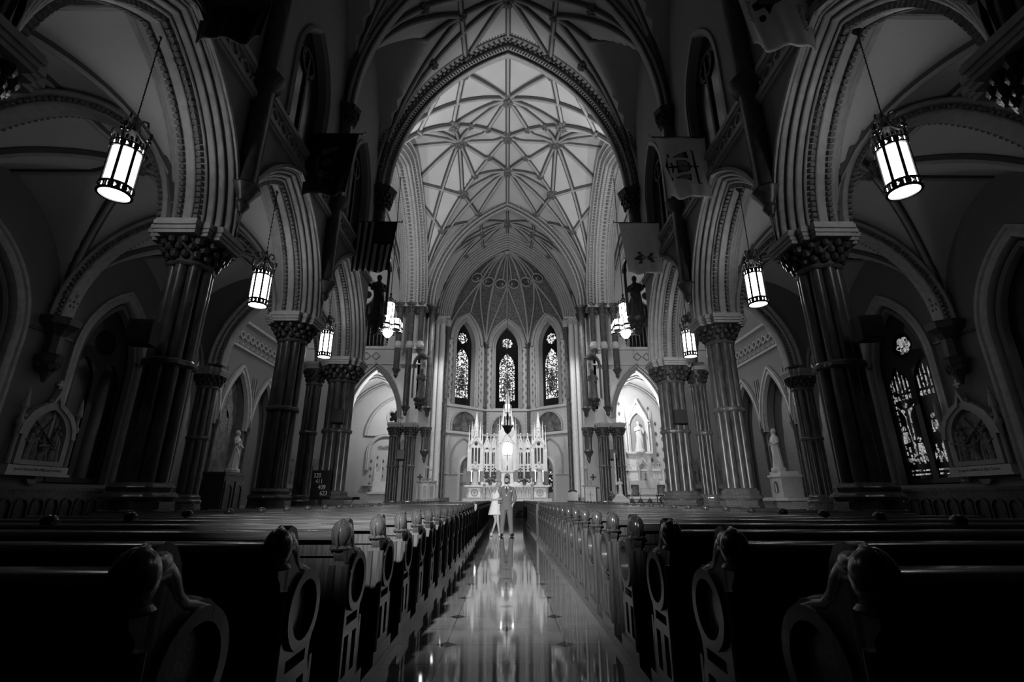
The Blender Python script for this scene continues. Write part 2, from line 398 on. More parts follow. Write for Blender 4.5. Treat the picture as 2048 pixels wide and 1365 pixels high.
# ------------------------------------------------------------------ piers
def lumpy_capital(mb, cx, cy, r, z0, z1, seed=0):
    rnd = random.Random(seed)
    mb.lathe(cx, cy, [(r*0.9, z0), (r*0.92, z0+(z1-z0)*0.4), (r*1.2, z1)], 16)
    for row in range(3):
        zz = z0+(z1-z0)*(0.25+0.28*row); rr = r*(0.98+0.15*row)
        for i in range(14):
            a = 2*PI*(i+0.5*(row % 2))/14
            mb.ball(cx+rr*math.cos(a), cy+rr*math.sin(a), zz, r*0.17*(0.8+0.4*rnd.random()), 6, 1, 1, 1.3)
def make_pier(r=0.37, z0=0.0, zb=1.12, zcap=5.25, ztop=6.0, band=3.4, abr=0.64, name='pier', plate_=True):
    t = empty(name)
    MB().lathe(0, 0, [(r*1.42, z0), (r*1.42, zb*0.86), (r*1.36, zb*0.88), (r*1.36, zb*0.98), (r*1.3, zb)], 8, ph=PI/8).build('plinth', M['granite'], t)
    b = MB().lathe(0, 0, [(r*1.34, zb), (r*1.42, zb+0.05), (r*1.34, zb+0.1), (r*1.2, zb+0.13), (r*1.24, zb+0.2), (r*1.12, zb+0.26), (r*1.0, zb+0.28)], 32, lobes=8, amp=0.05)
    b.build('base', M['granite'], t)
    MB().lathe(0, 0, [(r*0.72, zb+0.2), (r*0.72, zcap+0.1)], 24).build('core', M['marble'], t)
    sh = None
    for k in range(8):
        a = 2*PI*k/8
        q = MB().lathe(r*0.74*math.cos(a), r*0.74*math.sin(a), [(r*0.29, zb+0.2), (r*0.29, zcap+0.02)], 14)
        q.build('shaft', M['marble'], t)
    MB().lathe(0, 0, [(r*1.02, band-0.07), (r*1.12, band-0.03), (r*1.12, band+0.03), (r*1.02, band+0.07)], 40, lobes=8, amp=0.05).build('shaft_ring', M['granite'], t)
    MB().lathe(0, 0, [(r*1.02, zcap-0.02), (r*1.1, zcap+0.02), (r*1.02, zcap+0.07)], 40, lobes=8, amp=0.05).build('neck_ring', M['granite'], t)
    cp = MB(); lumpy_capital(cp, 0, 0, r*1.12, zcap+0.07, ztop-0.26, 3); cp.build('capital', M['dark'], t)
    if plate_:
        q = MB()
        for (k, z0_, z1_) in ((.98, ztop-.27, ztop-.2), (1.03, ztop-.2, ztop-.13), (1.09, ztop-.13, ztop-.05), (1.05, ztop-.05, ztop)):
            a_, b_, c_ = abr*2*k, abr*1.1*k, abr*1.55*k
            for (sx_, sy_) in ((a_, b_), (b_, a_), (c_, c_)): q.box(0, 0, (z0_+z1_)/2, sx_, sy_, z1_-z0_)
        q.build('abacus', M['arch'], t, smooth=False)
    return t
pier0 = make_pier(); used = False
ORD = ['nearest', 'second', 'third']
for sg in (-1, 1):
    for i, y in enumerate(PY[1:]):
        p = pier0 if not used else copy_tree(pier0); used = True
        p.location = (sg*6.0, y, 0)
        tag(p, '%s dark marble arcade pier with leafy capital on the %s side of the nave' % (ORD[i], WHO[sg]), 'pier', 'nave arcade piers')
bigp = make_pier(0.47, 0, 1.12, 5.15, 6.0, 3.4, 0.70, 'crossing_pier')
smallp = make_pier(0.28, 0, 1.0, 5.15, 6.0, 3.4, 0.40, 'crossing_pier')
first = True
for sg in (-1, 1):
    a = bigp if first else copy_tree(bigp); a.location = (sg*6.05, CW-0.1, 0)
    tag(a, 'thick clustered marble pier at the near %s corner of the crossing' % WHO[sg], 'pier', 'crossing corner piers')
    b = smallp if first else copy_tree(smallp); b.location = (sg*7.2, CW+0.25, 0)
    tag(b, 'slim clustered marble pier tucked behind the near %s crossing pier' % WHO[sg], 'pier', 'slim crossing piers'); first = False
eastp = make_pier(0.325, 0, 0.75, 4.75, 5.6, 3.0, 0.44, 'sanctuary_pier'); first = True
for sg in (-1, 1):
    for X, nm in ((5.96, 'inner'), (6.9, 'outer')):
        a = eastp if first else copy_tree(eastp); first = False; a.location = (sg*X, 30.2, 0)
        tag(a, '%s of the paired dark marble piers beside the %s side chapel' % (nm, WHO[sg]), 'pier', 'paired sanctuary piers')
aislep = make_pier(0.34, 0, 1.0, 5.0, 5.75, 3.2, 0.52, 'transept_pier'); first = True
for sg in (-1, 1):
    a = aislep if first else copy_tree(aislep); first = False; a.location = (sg*11.1, CW+0.2, 0)
    tag(a, 'dark marble pier at the end of the %s aisle before the transept' % WHO[sg], 'pier', 'aisle end piers')

# wall shafts of the nave vault
def wall_shaft(parent, x, y, z0, zc, r=0.15, matn='marble', sg=1):
    q = MB().lathe(x, y, [(r*0.25, z0-0.55), (r*0.7, z0-0.4), (r*0.6, z0-0.3), (r*1.3, z0-0.05), (r*1.5, z0), (r*1.1, z0+0.08), (r, z0+0.12), (r, zc)], 14)
    q.build('vault_shaft', M[matn], parent)
    c = MB(); lumpy_capital(c, x, y, r*1.3, zc, zc+0.45, 5)
    c.lathe(x, y, [(r*2.0, zc+0.45), (r*2.2, zc+0.6)], 8).build('vault_capital', M['dark'], parent)
for sg in (-1, 1):
    wn = bpy.data.objects['wall_nave_'+WHO[sg]]
    for y in PY[1:]:
        wall_shaft(wn, sg*5.3, y, 7.1, 12.8, 0.2)
        MB().lathe(sg*5.3, y, [(0.2, 9.6), (0.3, 9.7), (0.38, 9.95), (0.2, 10.0)], 12).build('shaft_ring', M['dark'], wn)

# ------------------------------------------------------------------ vaults
def boss(parent, x, y, z, r, matn='greystat'):
    b = MB(); r *= 1.2; b.ball(x, y, z, r*0.6, 10, 1, 1, 0.7)
    for k in range(9):
        a = 2*PI*k/9; b.ball(x+r*0.72*math.cos(a), y+r*0.72*math.sin(a), z+0.03, r*0.34, 6)
    for k in range(5):
        a = 2*PI*k/5; b.ball(x+r*0.3*math.cos(a), y+r*0.3*math.sin(a), z-r*0.4, r*0.24, 6)
    return b.build('boss', M[matn], parent)
def rib(parent, hf, p, q, r=0.10, n=None, matn='rib'):
    d = math.hypot(q[0]-p[0], q[1]-p[1]); n = n or max(6, int(d/0.3))
    pts = []
    for i in range(n+1):
        t = i/n; x = p[0]+(q[0]-p[0])*t; y = p[1]+(q[1]-p[1])*t
        pts.append((x, y, hf(x, y)-r*0.45))
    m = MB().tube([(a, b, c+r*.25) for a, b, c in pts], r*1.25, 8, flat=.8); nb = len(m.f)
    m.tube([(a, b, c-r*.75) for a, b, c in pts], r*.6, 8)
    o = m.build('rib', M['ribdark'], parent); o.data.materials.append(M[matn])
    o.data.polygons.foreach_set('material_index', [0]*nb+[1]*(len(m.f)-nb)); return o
def web(parent, hf, x0, x1, y0, y1, nx, ny, matn='vault', name='web'):
    vs = []; fs = []
    for j in range(ny+1):
        for i in range(nx+1):
            x = x0+(x1-x0)*i/nx; y = y0+(y1-y0)*j/ny
            vs.append((x, y, hf(x, y)))
    for j in range(ny):
        for i in range(nx):
            a = j*(nx+1)+i; fs.append((a, a+1, a+nx+2, a+nx+1))
    m = MB(); m.add(vs, fs); return m.build(name, M[matn], parent)
def groin(x0, x1, y0, y1, zs, h, hy=None, dome=0.0):
    cx, cy = (x0+x1)/2, (y0+y1)/2; ax, ay = (x1-x0)/2, (y1-y0)/2; hy = hy or h
    def f(x, y):
        u, v = (x-cx)/ax, (y-cy)/ay
        return max(arch_z(x-cx, ax, h, zs), arch_z(y-cy, ay, hy, zs))+dome*max(0, (1-u*u)*(1-v*v))
    return f
def star(parent, hf, x0, x1, y0, y1, full=True, r=0.10):
    cx, cy = (x0+x1)/2, (y0+y1)/2; ax, ay = (x1-x0)/2, (y1-y0)/2
    P = lambda u, v: (cx+u*ax, cy+v*ay)
    L = set()
    def add(a, b): L.add((min(a, b), max(a, b)))
    bs = set()
    for sx in (-1, 1):
        for sy in (-1, 1):
            if full:
                add((sx, sy), (0, 0)); add((sx, sy), (sx*.5, 0)); add((sx, sy), (0, sy*.5))
                add((0, sy*.5), (sx*.2, sy*.2)); add((sx*.5, 0), (sx*.2, sy*.2))
                add((0, sy*.5), (sx*.36, sy*.36)); add((sx*.5, 0), (sx*.36, sy*.36))
                add((sx*.5, 0), (sx*.5, sy*.5)); add((0, sy*.5), (sx*.5, sy*.5))
                add((0, sy*.5), (sx*.36, sy)); add((sx*.5, 0), (sx, sy*.36))
                add((sx*.5, sy*.5), (sx*.36, sy)); add((sx*.5, sy*.5), (sx, sy*.36))
                add((sx*.75, sy*.75), (sx, sy*.5)); add((sx*.75, sy*.75), (sx*.5, sy))
                bs |= {(sx*.2, sy*.2), (sx*.36, sy*.36), (sx*.5, sy*.5, 1), (sx*.36, sy*.97), (sx*.97, sy*.36), (sx*.75, sy*.75)}
            else:
                add((sx, sy), (0, 0)); add((0, 0), (sx*.36, sy)); add((sx, sy), (sx*.36, 0))
                add((sx*.36, 0), (sx*.36, sy)); bs |= {(sx*.36, 0), (sx*.36, sy*.97), (sx*.6, sy*.6)}
    add((-1, 0), (0, 0)); add((0, 0), (1, 0)); add((0, -1), (0, 0)); add((0, 0), (0, 1))
    bs |= {(0, 0, 2)}
    if full: bs |= {(.5, 0, 2), (-.5, 0, 2), (0, .5, 2), (0, -.5, 2)}
    for a, b in sorted(L): rib(parent, hf, P(*a), P(*b), r)
    for b in sorted(bs, key=lambda q: (q[0], q[1])):
        x, y = P(b[0], b[1]); k = b[2] if len(b) > 2 else 0
        boss(parent, x, y, hf(x, y)-0.15, (0.2, 0.32, 0.42)[k])
def ceiling(name): return empty(name, kind='structure')
# nave
cn = ceiling('ceiling_nave')
for i, (y0, y1) in enumerate([(PY[0], PY[1]), (PY[1], PY[2]), (PY[2], PY[3]), (PY[3], 17.2)]):
    hf = groin(-NX, NX, y0, y1, VS, VH, 5.8)
    web(cn, hf, -NX, NX, y0, y1, 44, 20)
    if i >= 1: star(cn, hf, -NX, NX, y0, y1, False, 0.11)
for y in PY[1:]:
    MB().mould(FY(0, y), NX-0.35, VH-0.35, VS, orders([(0, 0.14), (0.14, 0.24)], 0.045)).build('transverse_arch', M['rib'], cn)
# crossing
cc_ = ceiling('ceiling_crossing')
hfc = groin(-5.9, 5.9, CW+0.5, CE-0.3, VS, VH, VH-0.3, 0.5)
web(cc_, hfc, -5.9, 5.9, CW+0.5, CE-0.3, 60, 60); star(cc_, hfc, -5.9, 5.9, CW+0.5, CE-0.3, True, 0.115)
# chancel
ch_ = ceiling('ceiling_chancel')
hfh = groin(-5.5, 5.5, 31.1, 34.7, VS+0.2, VH-0.2, 5.8)
web(ch_, hfh, -5.5, 5.5, 31.1, 34.7, 44, 20); star(ch_, hfh, -5.5, 5.5, 31.1, 34.7, False, 0.10)
# transepts
for sg in (-1, 1):
    ct = ceiling('ceiling_transept_'+WHO[sg])
    x0, x1 = sorted((sg*7.2, sg*14.0))
    hft = groin(x0, x1, CW+0.5, CE+0.2, VS, VH-0.6, 6.8)
    def hft(x, y, x0=x0, x1=x1):
        return max(arch_z(y-24.1, 6.6, 7.8, VS), arch_z(x-(x0+x1)/2, (x1-x0)/2, 6.8, VS))
    web(ct, hft, x0, x1, CW+0.5, CE+0.2, 30, 50); star(ct, hft, x0, x1, CW+0.5, CE+0.2, False, 0.11)

# crossing arches
def big_arch(name, F, a, h, zs, steps, matn='arch', dent=(), leg=0.0, rho=0.06, n=22):
    t = empty(name, kind='structure')
    MB().mould(F, a, h, zs, orders(steps, rho), leg=leg, n=n).build('arch_moulding', M[matn], t)
    for (r, tt, sz, gap) in dent:
        dentils(MB(), F, a, h, zs, r, tt, sz, gap).build('bead_band', M['gilt'], t)
    return t
t = big_arch('trim_3', FY(0, CW), 5.0, 7.75, VS-.1, [(0, 0.12), (0.2, 0.36), (0.48, 0.62), (0.8, 0.8)], 'arch',
         ((0.12, (-0.3, ), 0.09, 0.14), (0.36, (-0.5,), 0.13, 0.26), (0.62, (-0.68,), 0.10, 0.15)))
for sg in (-1, 1):
    q = MB(); lumpy_capital(q, sg*5.25, CW-0.1, 0.34, 12.5, 13.15, 2); q.lathe(sg*5.25, CW-0.1, [(0.5, 13.15), (0.62, 13.4)], 8)
    q.lathe(sg*5.3, CW-0.1, [(0.05, 10.6), (0.25, 11.2), (0.2, 11.4), (0.28, 11.5), (0.24, 12.5)], 14)
    q.build('corbel', M['dark'], t)
def sp_fill(F, a, h, zs, xo, ztop, t0, t1, name, matn, low=None):
    o = [(-xo, zs if low is None else low)]+[( -a, zs if low is None else low)] + arch_pts(a, h, zs, 18) + [(a, zs if low is None else low), (xo, zs if low is None else low), (xo, ztop), (-xo, ztop)]
    c = [o[0]]
    for p in o[1:]:
        if math.hypot(p[0]-c[-1][0], p[1]-c[-1][1]) > 1e-4: c.append(p)
    w_ = MB().plate([c], F, t0, t1).build(name, M[matn], smooth=False); tag(w_, kind='structure'); return w_
sp_fill(FY(0, CW), 5.75, 8.6, VS, 7.2, 22.6, -0.5, 0.5, 'wall_crossing_west', 'paint')
big_arch('trim_4', FY(0, 30.75), 5.0, 7.85, VS+.15, [(0, 0.2), (0.2, 0.34), (0.42, 0.5)], 'arch', ((0.12, (-0.22,), 0.08, 0.12), (0.34, (-0.38,), 0.10, 0.16)))
sp_fill(FY(0, 30.75), 5.5, 8.3, VS+.1, 6.2, 22.6, -0.35, 0.35, 'wall_chancel_arch', 'vault')
# chancel side columns carrying the chancel arch
for sg in (-1, 1):
    t = empty('trim_5' if sg < 0 else 'trim_6', kind='structure')
    for k, (x, y, r, mm) in enumerate(((5.05, 30.55, 0.20, 'marble'), (5.35, 31.3, 0.14, 'stone'), (5.3, 31.9, 0.22, 'stone'))):
        wall_shaft(t, sg*x, y, 1.2 if mm != 'marble' else 6.6, 13.0, r, mm)
# apse arch with deep orders
steps = [(0.17*k, 0.0+0.16*k+0.1) for k in range(7)]
big_arch('trim_7', FY(0, 35.3), 4.42, 6.4, 14.2, [(0.14*k, 0.12+0.13*k) for k in range(7)], 'arch', (), rho=0.05)
sp_fill(FY(0, 35.0), 5.3, 7.35, 14.2, 6.2, 22.6, -0.25, 0.3, 'wall_apse_arch', 'vault')
for sg in (-1, 1):
    t = empty('trim_8' if sg < 0 else 'trim_9', kind='structure')
    MB().box(sg*5.45, 34.9, 7.0, 1.1, 1.0, 14.0).build('respond', M['vault'], t, smooth=False)
    for k in range(5):
        x = 4.75+0.1*k; y = 34.6-0.0*k
    MB().lathe(sg*4.85, 34.35, [(0.2, 1.2), (0.2, 13.7)], 14).lathe(sg*5.2, 34.2, [(0.14, 1.2), (0.14, 13.7)], 12).build('pale_shaft', M['white'], t)
    MB().lathe(sg*4.5, 34.75, [(0.16, 8.0), (0.16, 13.7)], 14).lathe(sg*4.5, 34.75, [(0.16, 1.2), (0.16, 7.8)], 14).build('dark_shaft', M['marble'], t)
    q = MB()
    for x, y in ((4.85, 34.35), (5.2, 34.2), (4.5, 34.75)): lumpy_capital(q, sg*x, y, 0.22, 13.6, 14.1, 4)
    q.box(sg*4.95, 34.55, 14.17, 1.3, 0.95, 0.14); q.build('capital', M['stone'], t)

# transept arches (crossing to transept) in the plane of the nave walls
for sg in (-1, 1):
    F = FX(sg*6.3, 24.0, sg)
    t = big_arch('trim_%d' % (10 if sg < 0 else 11), F, 5.35, 6.6, VS-0.1, [(0, 0.45), (0.2, 0.62), (0.42, 0.8), (0.62, 0.95)], 'arch',
             ((0.12, (-0.5,), 0.09, 0.13), (0.34, (-0.68,), 0.14, 0.2), (0.54, (-0.86,), 0.09, 0.13)), n=20)
    dentils(MB(), F, 5.35, 6.6, VS-0.1, -0.02, (-0.28, 0.28), 0.10, 0.14).build('bead_band', M['gilt'], t)
    dentils(MB(), F, 5.35, 6.6, VS-0.1, -0.03, (0.0,), 0.2, 0.24).build('leaf_band', M['gilt'], t)
    sp = sp_fill(F, 6.0, 7.3, VS-0.1, 6.5, 22.0, -0.35, 0.9, 'wall_transept_arch_'+WHO[sg], 'vault')
    # shafts under the far springing
    for k, (x, z0) in enumerate(((5.6, 10.2), (6.25, 6.5), (7.0, 8.9))):
        wall_shaft(t, sg*x, 29.6, z0, 12.75, 0.2 if k else 0.16)
        MB().lathe(sg*x, 29.6, [(0.2, 10.3), (0.28, 10.45), (0.2, 10.75)], 14).build('shaft_ring', M['stone'], t)
    MB().box(sg*6.35, 29.95, 13.22, 2.1, 1.2, 0.2).box(sg*6.35, 18.0, 13.22, 2.1, 1.2, 0.2).build('impost', M['arch'], t, smooth=False)

# ------------------------------------------------------------------ aisles
ASP, AHH = 6.0, 3.3
wn_no = 9
def lancet_window(no, F, a, zs, h, sill, glass, depth, tracery=None, figure=None, wall_mat='arch'):
    g = MB().plate([arch_pts(a, h, zs, 12, 0, sill)], F, depth, depth+0.03).build('window_%d' % no, glass, smooth=False)
    tag(g, kind='structure')
    return g
for sg in (-1, 1):
    ca = ceiling('ceiling_aisle_'+WHO[sg])
    x0, x1 = sorted((sg*6.4, sg*AW))
    for i, (y0, y1) in enumerate([(PY[0], PY[1]), (PY[1], PY[2]), (PY[2], PY[3]), (PY[3], 17.5)]):
        hf = groin(x0, x1, y0, y1, ASP, 3.5, 3.25)
        web(ca, hf, x0, x1, y0, y1, 36, 24)
        if i:
            cx, cy = (x0+x1)/2, (y0+y1)/2
            for qx in (x0, x1):
                for qy in (y0, y1): rib(ca, hf, (qx, qy), (cx, cy), 0.10)
            rib(ca, hf, (x0, cy), (x1, cy), 0.08); rib(ca, hf, (cx, y0), (cx, y1), 0.08); boss(ca, cx, cy, hf(cx, cy)-0.1, 0.3)
    for y in PY[1:]:
        F = FY(sg*9.6, y)
        MB().mould(F, 2.85, 3.05, ASP, orders([(0, 0.2), (0.16, 0.34)], 0.05)).build('transverse_arch', M['arch'], ca)
        dentils(MB(), F, 2.85, 3.05, ASP, 0.09, (-0.24, 0.24), 0.09, 0.13).build('dentil_band', M['gilt'], ca)
        q = MB(); lumpy_capital(q, sg*6.62, y, 0.16, 6.1, 6.55, 3); q.lathe(sg*6.62, y, [(0.22, 6.55), (0.26, 6.65)], 8); q.build('corbel', M['gilt'], ca)
    # aisle wall with window openings
    cents = [(PY[i]+PY[i+1])/2 for i in range(3)]+[(PY[3]+CW)/2]
    holes = [arch_pts(1.28, 2.3, 5.2, 14, cy, 1.55) for cy in cents]
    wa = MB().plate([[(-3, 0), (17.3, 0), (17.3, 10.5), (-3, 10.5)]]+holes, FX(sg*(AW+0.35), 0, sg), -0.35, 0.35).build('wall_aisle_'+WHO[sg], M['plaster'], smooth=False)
    tag(wa, kind='structure')
    for cy in cents:
        wn_no += 1
        F = FX(sg*AW, cy, sg)
        MB().mould(F, 1.28, 2.3, 5.2, [(-0.06, 0.06), (-0.02, -0.04), (0.06, -0.08), (0.16, -0.06), (0.2, -0.1), (0.28, -0.1), (0.28, 0.02), (0, 0.3)], leg=3.6).build('window_surround', M['arch'], wa)
        MB().mould(F, 1.1, 2.1, 5.15, [(-0.05, 0.1), (0.0, 0.05), (0.08, 0.1), (0.12, 0.3), (-0.05, 0.3)], leg=3.6).build('inner_surround', M['plaster'], wa)
        cruc = (sg > 0 and abs(cy-cents[3]) < 0.1)
        g = lancet_window(wn_no, F, 1.12, 5.15, 2.1, 1.6, M['stain_dim'] if False else M['darkglass'], 0.42)
        lp = [arch_pts(1.12, 2.1, 5.15, 12, 0, 1.6)]
        lp += [arch_pts(0.42, 0.8, 4.6, 8, sx*0.52, 1.75) for sx in (-1, 1)] + [circ(0, 6.0, 0.42, 24)]
        MB().plate(lp, F, 0.36, 0.41).build('window_tracery', M['lead'], g, smooth=False)
        if sg > 0 and cy > 8:
            # daylit parts of the leaded picture: borders, haloed heads, a crucified figure and mourners
            b = MB(); FF = lambda s, t, z, F=F: F(s, t, z)
            def poly(pts, tt=0.405): b.plate([pts], FF, tt, tt+0.006)
            for sx in (-1, 1):
                c0 = sx*0.52
                for z in (1.85, 1.97): poly([(c0-0.38, z), (c0+0.38, z), (c0+0.38, z+0.05), (c0-0.38, z+0.05)])
                for k in range(7):
                    x = c0-0.36+k*0.11; poly([(x, 2.2), (x+0.07, 2.2), (x+0.09, 2.75), (x+0.02, 2.75)] if k % 2 else [(x, 2.25), (x+0.09, 2.3), (x+0.06, 2.55), (x, 2.5)])
                for k in range(16): poly([(c0+sx*0.36, 2.3+k*0.19), (c0+sx*0.40, 2.3+k*0.19), (c0+sx*0.40, 2.42+k*0.19), (c0+sx*0.36, 2.42+k*0.19)])
                for k in range(5):
                    x = c0-0.34+k*0.15; poly([(x, 4.5), (x+0.05, 4.5), (x+0.05, 4.9+0.12*(2-abs(k-2))), (x+0.02, 5.0+0.12*(2-abs(k-2))), (x, 4.9)])
                    poly([(x, 4.25), (x+0.09, 4.28), (x+0.09, 4.4), (x, 4.42)])
            poly(foil(0, 6.0, 0.30, 6, 36, 0.2))
            if cruc:
                # figure stands on the light nearer the altar
                c0 = 0.52
                poly([(c0-0.4, 4.10), (c0-0.2, 3.98), (c0-0.06, 3.94), (c0-0.06, 3.3), (c0+0.0, 2.9), (c0+0.08, 3.3), (c0+0.07, 3.94), (c0+0.22, 3.98), (c0+0.38, 4.10), (c0+0.2, 3.88), (c0+0.1, 3.7), (c0+0.12, 3.4), (c0+0.04, 2.75), (c0-0.04, 2.75), (c0-0.12, 3.4), (c0-0.1, 3.7), (c0-0.2, 3.88)])
                poly(circ(c0, 4.08, 0.09, 12))
                for (hx, hz) in ((c0+0.28, 3.35), (-0.42, 3.6), (c0-0.22, 2.95), (-0.6, 2.8)):
                    poly(circ(hx, hz, 0.08, 12)); poly([(hx-0.1, hz-0.12), (hx+0.1, hz-0.12), (hx+0.14, hz-0.5), (hx-0.13, hz-0.45)])
            b.build('lit_panes', M['figure'], g, smooth=False)
        # buttress corbel group between windows
    for y in PY[1:]+[CW-0.3]:
        q = MB(); lumpy_capital(q, sg*(AW-0.12), y, 0.22, 6.1, 6.6, 8)
        q.lathe(sg*(AW-0.12), y, [(0.3, 6.6), (0.34, 6.72)], 8); q.build('rib_capital', M['gilt'], wa)
        q = MB(); q.lathe(sg*(AW-0.2), y, [(0.04, 4.15), (0.14, 4.4), (0.3, 4.7), (0.34, 4.85), (0.2, 4.95), (0.19, 5.45), (0.3, 5.62), (0.46, 5.75), (0.5, 5.95)], 8, ph=PI/8)
        for k in range(10): q.ball(sg*(AW-0.2)+0.2*math.cos(k*0.63), y+0.2*math.sin(k*0.63), 4.55+0.08*(k % 3), 0.1, 6)
        q.build('wall_corbel', M['dark'], wa, smooth=False)
        MB().box(sg*(AW-0.02), y, 5.55, 0.07, 2.0, 0.08).build('string_course', M['dark'], wa, smooth=False)
    # wainscot under the windows
    ws = MB().box(sg*(AW-0.1), 7.2, 0.68, 0.2, 20.0, 1.36).box(sg*(AW-0.14), 7.2, 1.40, 0.32, 20.0, 0.08)
    o = ws.build('wainscot', M['woodv'], wa, smooth=False)
    q = MB()
    for k in range(44):
        y = -2.4+k*0.45
        q.plate([arch_pts(0.2, 0.22, 0.95, 6, y, 0.3), arch_pts(0.15, 0.17, 0.95, 6, y, 0.35)], FX(sg*(AW-0.22), 0, sg), -0.03, 0.03)
    q.build('arcading', M['woodv'], o, smooth=False)
    # arches closing the aisle at the transept
    t = empty('trim_%d' % (12 if sg < 0 else 13), kind='structure')
    MB().mould(FY(sg*8.95, CW+0.2), 1.72, 2.9, SP-0.1, orders([(0, 0.2), (0.15, 0.34), (0.28, 0.46)], 0.05)).build('arch_moulding', M['arch'], t)
    dentils(MB(), FY(sg*8.95, CW+0.2), 1.72, 2.9, SP-0.1, 0.1, (-0.24,), 0.08, 0.11).build('dentil_band', M['gilt'], t)
    MB().mould(FY(sg*12.25, CW+0.2), 0.75, 1.4, SP-0.25, orders([(0, 0.2), (0.15, 0.34)], 0.05)).build('arch_moulding', M['arch'], t)
    cl = []
    xs = sorted((sg*6.9, sg*14.2))
    op = [(xs[0], 5.75)]
    segs = sorted([(sg*8.95, 2.1, 3.35, SP-0.1), (sg*12.25, 1.0, 1.7, SP-0.25)])
    for cx, a, h, zs in segs: op += arch_pts(a, h, zs, 14, cx)
    op += [(xs[1], 5.75), (xs[1], 22.5), (xs[0], 22.5)]
    w_ = MB().plate([op], FY(0, CW+0.2), -0.3, 0.3).build('wall_aisle_end_'+WHO[sg], M['plaster'], smooth=False); tag(w_, kind='structure')

# ------------------------------------------------------------------ transepts and side chapels
def text(s, size, loc, rot, mt, parent, name='lettering', ext=0.002, sx=1.0):
    c = bpy.data.curves.new(name, 'FONT'); c.body = s; c.size = size; c.extrude = ext; c.align_x = 'CENTER'; c.align_y = 'CENTER'; c.resolution_u = 3
    o = bpy.data.objects.new('tmp', c); me = o.to_mesh()
    vs = [(v.co.x*sx, v.co.y, v.co.z) for v in me.vertices]; fs = [tuple(p.vertices) for p in me.polygons]
    o.to_mesh_clear(); bpy.data.objects.remove(o); bpy.data.curves.remove(c)
    b = MB(); b.add(vs, fs); o = b.build(name, mt, parent, smooth=False); o.location = loc; o.rotation_euler = rot
    return o
def robed(name, loc, h, matn, rz=0.0, label=None, group=None, arms='fold', plinth=True, cat='statue'):
    # standing robed statue, facing local -y
    t = empty(name, loc, rz, label, cat, group)
    b = MB(); k = h/1.75
    b.loft([(0,0,0.0,.27*k,.22*k,.07),(0.01*k,0,.2*k,.25*k,.2*k,.07),(0.03*k,-.01*k,.5*k,.21*k,.17*k,.07),(0.03*k,-.02*k,.8*k,.2*k,.16*k,.05),(0.01*k,-.01*k,1.02*k,.19*k,.14*k,.04),(0,0,1.25*k,.22*k,.14*k,.03),(0,0,1.4*k,.2*k,.12*k,.02),(0,0,1.47*k,.09*k,.08*k,0),(0,-.005*k,1.55*k,.065*k,.07*k,0)], 28, 9, .05)
    b.ball(0, -.015*k, 1.64*k, .1*k, 12, .82, .95, 1.2); b.ball(0, .02*k, 1.66*k, .115*k, 12, .9, .95, 1.15)
    b.ball(0, -.115*k, 1.63*k, .016*k, 6, 1, 1, 1.6); b.ball(0, -.08*k, 1.56*k, .045*k, 8, 1, .7, 1)
    if arms == 'fold':
        for s_ in (-1, 1): b.tube([(s_*.2*k, 0, 1.36*k), (s_*.26*k, -.02*k, 1.12*k), (s_*.18*k, -.14*k, 1.05*k), (s_*.03*k, -.2*k, 1.16*k)], [.075*k, .07*k, .06*k, .035*k], 10)
        b.ball(0, -.21*k, 1.19*k, .045*k, 8, .8, .7, 1.5)
    elif arms == 'open':
        b.tube([(.2*k, 0, 1.36*k), (.3*k, -.03*k, 1.15*k), (.24*k, -.2*k, 1.0*k)], [.075*k, .065*k, .035*k], 10); b.ball(.22*k, -.24*k, .98*k, .04*k, 8, .8, 1.4, .6)
        b.tube([(-.2*k, 0, 1.36*k), (-.25*k, -.05*k, 1.15*k), (-.05*k, -.17*k, 1.22*k)], [.075*k, .065*k, .035*k], 10); b.ball(-.02*k, -.18*k, 1.24*k, .04*k, 8)
    elif arms == 'hold':
        b.tube([(.2*k, 0, 1.36*k), (.27*k, -.05*k, 1.12*k), (.1*k, -.22*k, 1.12*k)], [.08*k, .07*k, .035*k], 10)
        b.tube([(-.2*k, 0, 1.36*k), (-.27*k, -.05*k, 1.12*k), (-.1*k, -.22*k, 1.2*k)], [.08*k, .07*k, .035*k], 10)
        b.ball(0, -.24*k, 1.2*k, .09*k, 10, 1.2, .8, 1.6)
    # mantle fold falling across the front
    b.tube([(-.2*k, -.06*k, 1.34*k), (-.05*k, -.16*k, 1.05*k), (.14*k, -.17*k, .8*k), (.2*k, -.1*k, .45*k)], [.03*k, .035*k, .04*k, .03*k], 8)
    b.tube([(-.16*k, -.12*k, .95*k), (.02*k, -.18*k, .6*k), (.08*k, -.2*k, .2*k)], [.02*k, .03*k, .035*k], 8)
    b.build('figure_body', M[matn], t)
    if plinth: MB().lathe(0, 0, [(.33*k, -.16*k), (.33*k, -.04*k), (.29*k, 0.01*k)], 8, ph=PI/8).build('plinth', M[matn], t, smooth=False)
    return t
def cross_mesh(h, w_, th=.03):
    return MB().box(0, 0, h/2, th, th, h).box(0, 0, h*.68, w_, th, th)
